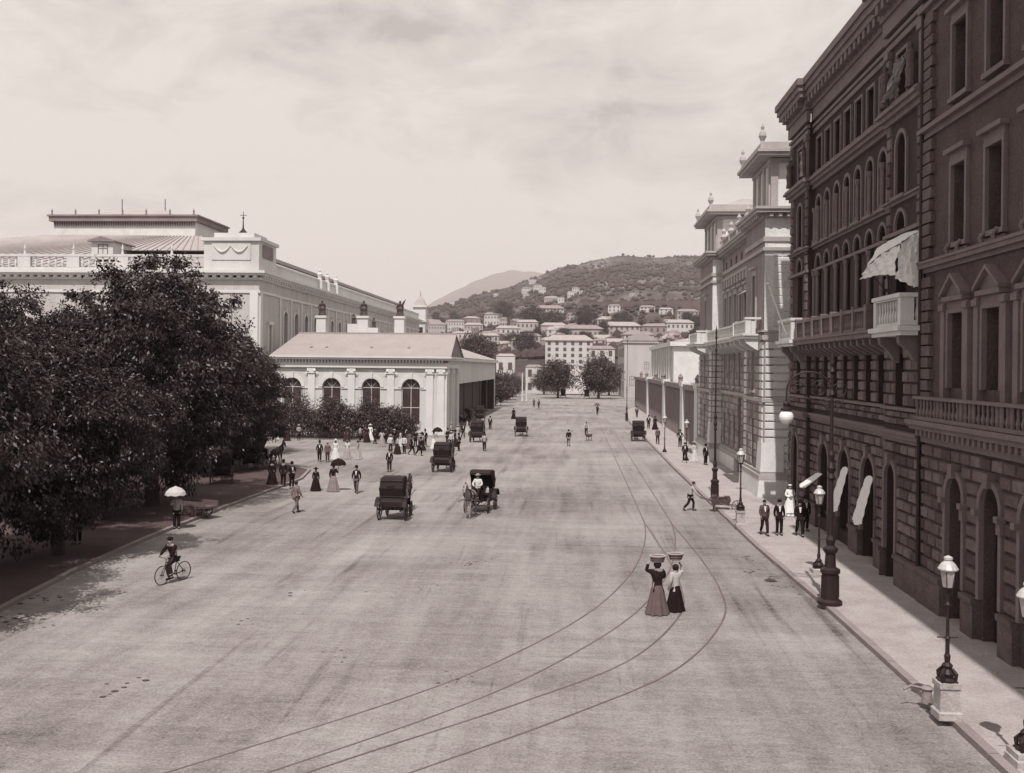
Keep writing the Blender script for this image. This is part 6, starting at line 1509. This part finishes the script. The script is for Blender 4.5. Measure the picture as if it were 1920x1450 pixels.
def arc_mast(loc, label, h=8.3, arm=True, thick=1.0):
    e = empty('lamp_mast' if arm else 'mast', loc, label, 'lamp mast' if arm else 'mast')
    m = MB(); t = thick; m.lathe([(.42*t, 0), (.42*t, .12), (.30*t, .2), (.28*t, 1.05), (.34*t, 1.12), (.34*t, 1.22), (.20*t, 1.3), (.17*t, 1.75), (.24*t, 1.85), (.26*t, 1.95), (.13*t, 2.05), (.17*t, 2.25), (.11*t, 2.4)], (0, 0, 0), 14)
    for k in range(8): a = 2*pi*k/8; m.tube([(.29*t*cos(a), .29*t*sin(a), .25), (.28*t*cos(a), .28*t*sin(a), 1.0)], .03, 5)
    m.build('base', M_iron, e, (0, 0, 0))
    m = MB(); m.lathe([(.105*t, 2.4), (.08*t, 4.3), (.15*t, 4.4), (.09*t, 4.55), (.16*t, 4.75), (.08*t, 4.95), (.12*t, 5.2), (.065*t, 5.35), (.055*t, h-1.3), (.11*t, h-1.2), (.05*t, h-1.05), (.05*t, h-.5), (.11*t, h-.4), (.05*t, h-.25), (.08*t, h-.12), (.01, h+.35)], (0, 0, 0), 12); m.build('pole', M_iron, e, (0, 0, 0))
    if arm:
        m = MB(); P_ = []
        for i in range(17): a = pi*.02+i/16*pi*.98; P_.append((-.78+.78*cos(a), 0, h-1.2+.62*sin(a)*1.1+.1))
        P_.append((-1.56, 0, h-1.35)); m.tube(P_, .03, 8)
        def scroll(cx, cz, r, a0, a1, n=18, w_=.018):
            m.tube([(cx+r*(1-i/n*.75)*cos(a0+(a1-a0)*i/n), 0, cz+r*(1-i/n*.75)*sin(a0+(a1-a0)*i/n)) for i in range(n+1)], w_, 5)
        scroll(-.42, h-1.0, .33, 0, 3.6*pi); scroll(.28, h-1.05, .28, pi, -2.4*pi); scroll(-.2, h-1.5, .2, pi*.3, 3*pi); scroll(.2, h-1.55, .16, pi*.7, -2*pi); scroll(-1.2, h-.95, .22, 0, 3*pi)
        m.tube([(0, 0, h-1.9), (-.3, 0, h-1.55), (-.8, 0, h-1.35), (-1.5, 0, h-1.3)], .022, 6); m.tube([(0, 0, h-1.9), (.35, 0, h-1.5), (.5, 0, h-1.0)], .018, 6)
        m.build('bracket', M_iron, e, (0, 0, 0))
        m = MB(); m.lathe([(.05, 0), (.1, .08), (.13, .2), (.2, .26), (.22, .3)][::-1] if False else [(.2, -.02), (.2, .04), (.1, .1), (.12, .22), (.04, .3), (.03, .5)], (-1.56, 0, h-1.75), 12); m.build('lamp_housing', M_iron, e, (0, 0, 0))
        m = MB(); m.ball((-1.56, 0, h-2.0), .25, 0, 20); m.build('globe', mat('milk_glass', .72, .3, .05, 3, .04, 20, spec=.5), e, (0, 0, 0))
    return e
arc_mast(G(1556, 1133, .15), 'tall ornate iron mast with scrolled bracket and hanging white globe lamp', 8.5)
arc_mast(G(1340, 938, .15), 'tall plain iron mast on a thick dark foot in front of the towered building', 10.5, False, .78)
arc_mast(G(1175, 789, .15), 'slim distant mast at the far end of the right pavement', 12.5, False, .6)
for px, py, yt, lab in ((979, 752, 700, 'thin white pole left of a pair near the station fence'), (987, 752, 703, 'thin white pole right of a pair near the station fence')):
    p = G(px, py); tag(MB().tube([(0, 0, 0), (0, 0, .4), (0, 0, (py-yt)*p.y/F+.0)], [.22, .16, .11], 8).build('pole', M_white2, None, p), lab, 'pole', 'white poles by the fence')
# iron mooring-like stump with bar at the near kerb
p = G(1738, 1318, .15); m = MB(); m.lathe([(.14, 0), (.12, .3), (.16, .36), (.05, .44)], (0, 0, 0), 10); m.tube([(0, 0, .34), (-.35, .1, .38), (-.55, .05, .3)], .03, 6)
tag(m.build('hitching_stone', M_rust, None, p), 'low stone stump with iron bar at the kerb beside the nearest lamp pedestal', 'hitching stone')
# ================================================================== canvas awnings, flagpole, stall sheets
def sheet(name, grid, mt, label, cat, th=.012, jitter=.03, parent=None):
    m = MB(); nu, nv = len(grid), len(grid[0]); rr = random.Random(len(label or name))
    U, V = 14, 14; pts = []
    for i in range(U+1):
        row = []
        for j in range(V+1):
            u, v = i/U*(nu-1), j/V*(nv-1); a, b = min(int(u), nu-2), min(int(v), nv-2); u -= a; v -= b
            p = (Vector(grid[a][b])*(1-u)*(1-v)+Vector(grid[a+1][b])*u*(1-v)+Vector(grid[a][b+1])*(1-u)*v+Vector(grid[a+1][b+1])*u*v)
            p += Vector((rr.uniform(-1, 1), rr.uniform(-1, 1), rr.uniform(-1, 1)))*jitter*.5+Vector((1, .3, .4))*jitter*sin(j*1.9+i*.6); row.append(p)
        pts.append(row)
    for i in range(U):
        for j in range(V):
            m.quad((pts[i][j], pts[i+1][j], pts[i+1][j+1], pts[i][j+1]), 0, True)
            o = Vector((th, th, 0)); m.quad((pts[i][j+1]+o, pts[i+1][j+1]+o, pts[i+1][j]+o, pts[i][j]+o), 0, True)
    return tag(m.build(name, mt, parent), label, cat)
# large awning over the near balcony, slung from the wall to a rod
xw = 12.3
A1, A2 = atX(1723, 437, 12.3), atX(1720, 541, 12.3)
yn = 36.2
aw = empty('balcony_awning', (12.3, 38.5, 12.5), 'large white canvas awning slung over the near balcony of the stone palace', 'awning')
g = [[(12.3, 36.05, 13.35), (11.9, 36.05, 13.15), (11.5, 36.1, 12.85)], [(12.3, 37.8, 13.5), (11.8, 37.8, 13.2), (11.35, 37.9, 12.65)], [(12.3, 39.6, 13.45), (11.75, 39.6, 13.1), (11.3, 39.6, 12.3)]]
sheet('canvas', g, M_cloth, None, None, parent=aw)
g = [[(12.3, 36.04, 13.33), (11.9, 36.04, 13.13), (11.5, 36.09, 12.83)], [(12.3, 36.03, 12.3), (11.9, 36.0, 12.3), (11.5, 36.2, 12.3)], [(12.3, 36.03, 11.2), (11.9, 36.0, 11.35), (11.45, 36.4, 11.6)]]
sheet('side_flap', g, M_cloth, None, None, jitter=.06, parent=aw)
g = [[(11.5, 36.1, 12.84), (11.35, 37.9, 12.64), (11.3, 39.6, 12.3)], [(11.4, 36.4, 11.75), (11.3, 38.0, 11.9), (11.2, 39.9, 11.9)]]
sheet('valance', g, M_cloth, None, None, jitter=.05, parent=aw)
for P_ in ([(11.5, 36.1, 12.84), (11.35, 37.9, 12.64), (11.3, 39.6, 12.3)], [(12.3, 36.5, 11.2), (11.48, 36.5, 12.8)], [(12.3, 39.5, 11.2), (11.3, 39.5, 12.3)], [(11.6, 37.6, 11.1), (11.4, 37.2, 12.6)]):
    MB().tube(P_, .02, 6).build('rod', M_iron, aw)
# awnings of the ground floor
for k, (yc, lab) in enumerate(((43.3, 'white canvas blind slung beside the ground-floor arch, nearest of three'), (47.1, 'white canvas blind slung beside the next arch, middle of three'), (50.9, 'small white canvas blind over the farthest arch, last of three'))):
    e = empty('window_awning', (12.5, yc, 3), lab, 'awning', 'blinds of the ground-floor arches')
    x0, x1 = 12.45, 11.55; zt = 3.7; 
    ya, yb_ = yc-1.25, yc+.15; zl = 1.85
    g = [[(12.5, ya+.35, 3.75), (12.2, ya+.15, 2.75), (11.95, ya, zl)], [(12.5, (ya+yb_)/2, 3.85), (12.14, (ya+yb_)/2, 2.7), (11.86, (ya+yb_)/2, zl-.1)], [(12.5, yb_-.1, 3.75), (12.2, yb_, 2.75), (11.95, yb_, zl)]]
    if k == 2: g = [[(p[0]-.35*(3.7-p[2])/1.85, p[1]+1, 2.7+(p[2]-2.9)*.35) for p in r_] for r_ in g]
    sheet('canvas', g, M_cloth, None, None, jitter=.018, parent=e)
    x, z = g[0][2][0], g[0][2][2]; d = g[0][2][1]-ya
    for P_ in ([(x, ya+d, z), (x, yb_+d, z)], [(12.6, ya+d, z+.3), (x, ya+d, z)], [(12.6, yb_+d, z+.3), (x, yb_+d, z)]): MB().tube(P_, .018, 6).build('rod', M_iron, e)
# curtain blown out of an upper window
e = sheet('curtain', [[(12.3, 38.1, 20.3), (11.9, 38.2, 19.9)], [(12.2, 38.4, 19.5), (11.8, 38.5, 19.0)], [(12.2, 38.9, 18.9), (11.7, 39.1, 18.7)]], mat('curtain_grey', .45, .9, .2, 3, .1, 20), 'pale curtain blowing from a top-floor window of the stone palace', 'curtain', jitter=.08)
# flagpole on the far balcony
e = empty('flagpole', (11.4, 54.3, 10.2), 'slanting flagpole raised from the far balcony of the stone palace', 'flagpole')
a = Vector((11.35, 54.4, 10.2)); t = atY(1440, 533, 54.6); MB().tube([a, t], [.05, .025], 8).build('pole', M_woodpale, e); MB().ball(t, .07).build('finial', M_woodpale, e)
# awning of the towered building
e = empty('window_awning', (12.9, 73, 14), 'pale blind over the balcony window of the towered building', 'awning')
sheet('canvas', [[(12.9, 72, 14.4), (12.2, 72, 13.9)], [(12.9, 77, 14.4), (12.2, 77, 13.9)]], M_cloth, None, None, jitter=.01, parent=e); MB().tube([(12.2, 72, 13.9), (12.2, 77, 13.9)], .02, 6).build('rods', M_iron, e)
# white stall sheets seen under the trees
def stall(px0, px1, yt, yb, dist, label):
    a, b = atY(px0, yb, dist), atY(px1, yb, dist); zt = atY(px0, yt, dist).z
    e = empty('stall', ((a.x+b.x)/2, dist, 0), label, 'stall')
    sheet('canvas', [[(a.x, dist, zt), (a.x-.1, dist-.1, .2)], [((a.x+b.x)/2, dist-.1, zt+.15), ((a.x+b.x)/2, dist-.2, .2)], [(b.x, dist, zt), (b.x+.1, dist-.1, .2)]], M_cloth, None, None, jitter=.05, parent=e)
    sheet('roof_canvas', [[(a.x, dist, zt), (a.x, dist+1.6, zt+.35)], [(b.x, dist, zt), (b.x, dist+1.6, zt+.35)]], M_cloth, None, None, jitter=.03, parent=e)
    m = MB()
    for x in (a.x, b.x):
        for y in (dist+.05, dist+1.55): m.tube([(x, y, 0), (x, y, zt+.1)], .035, 6)
    m.build('frame', M_wood, e)
stall(398, 428, 842, 888, 77, 'white canvas stall under the trees, left of the man in black')
stall(442, 466, 838, 888, 78, 'white canvas stall under the trees, right of the man in black')
stall(36, 82, 925, 944, 63, 'small white canvas stall glimpsed deep in the shade at the far left')
# scattered dung and dark patches lying on the roadway
m = MB(); rr = random.Random(9)
for (px, py, n, s) in ((880, 1056, 14, .09), (905, 1052, 10, .07), (805, 1100, 8, .07), (545, 1111, 3, .12), (210, 1301, 8, .12), (70, 1122, 10, .14), (110, 1120, 8, .12), (1395, 1045, 14, .10), (1470, 1100, 10, .1), (1420, 1075, 12, .1), (850, 1278, 10, .08), (720, 1103, 2, .08), (35, 1160, 12, .14), (620, 1230, 5, .06), (1080, 1010, 8, .06), (990, 935, 8, .07), (1350, 1180, 4, .07), (470, 1160, 6, .08)):
    c = G(px, py)
    for _ in range(n): q = c+Vector((rr.gauss(0, .35), rr.gauss(0, .5), 0)); m.ball((q.x, q.y, .0), s*rr.uniform(.25, .7), 0, 6, 1.4, 1.1, .35)
tag(m.build('litter', mat('litter_dark', .05, .95, .4, 4, .2, 20)), 'dark droppings and litter scattered over the roadway', 'litter', kind='stuff')
# ================================================================== haze: the air over the bay and the town
m = MB(); m.box(-9000, 9000, -700, 8200, -1, 720)
hz = bpy.data.materials.new('haze_air'); hz.use_nodes = True; t_ = hz.node_tree; t_.nodes.clear()
o_ = t_.nodes.new('ShaderNodeOutputMaterial'); v_ = t_.nodes.new('ShaderNodeVolumePrincipled'); v_.inputs['Density'].default_value = 1.2e-4; v_.inputs['Color'].default_value = (.97, .93, .92, 1); v_.inputs['Anisotropy'].default_value = .1
t_.links.new(v_.outputs[0], o_.inputs['Volume']); tag(m.build('haze', hz), kind='stuff')
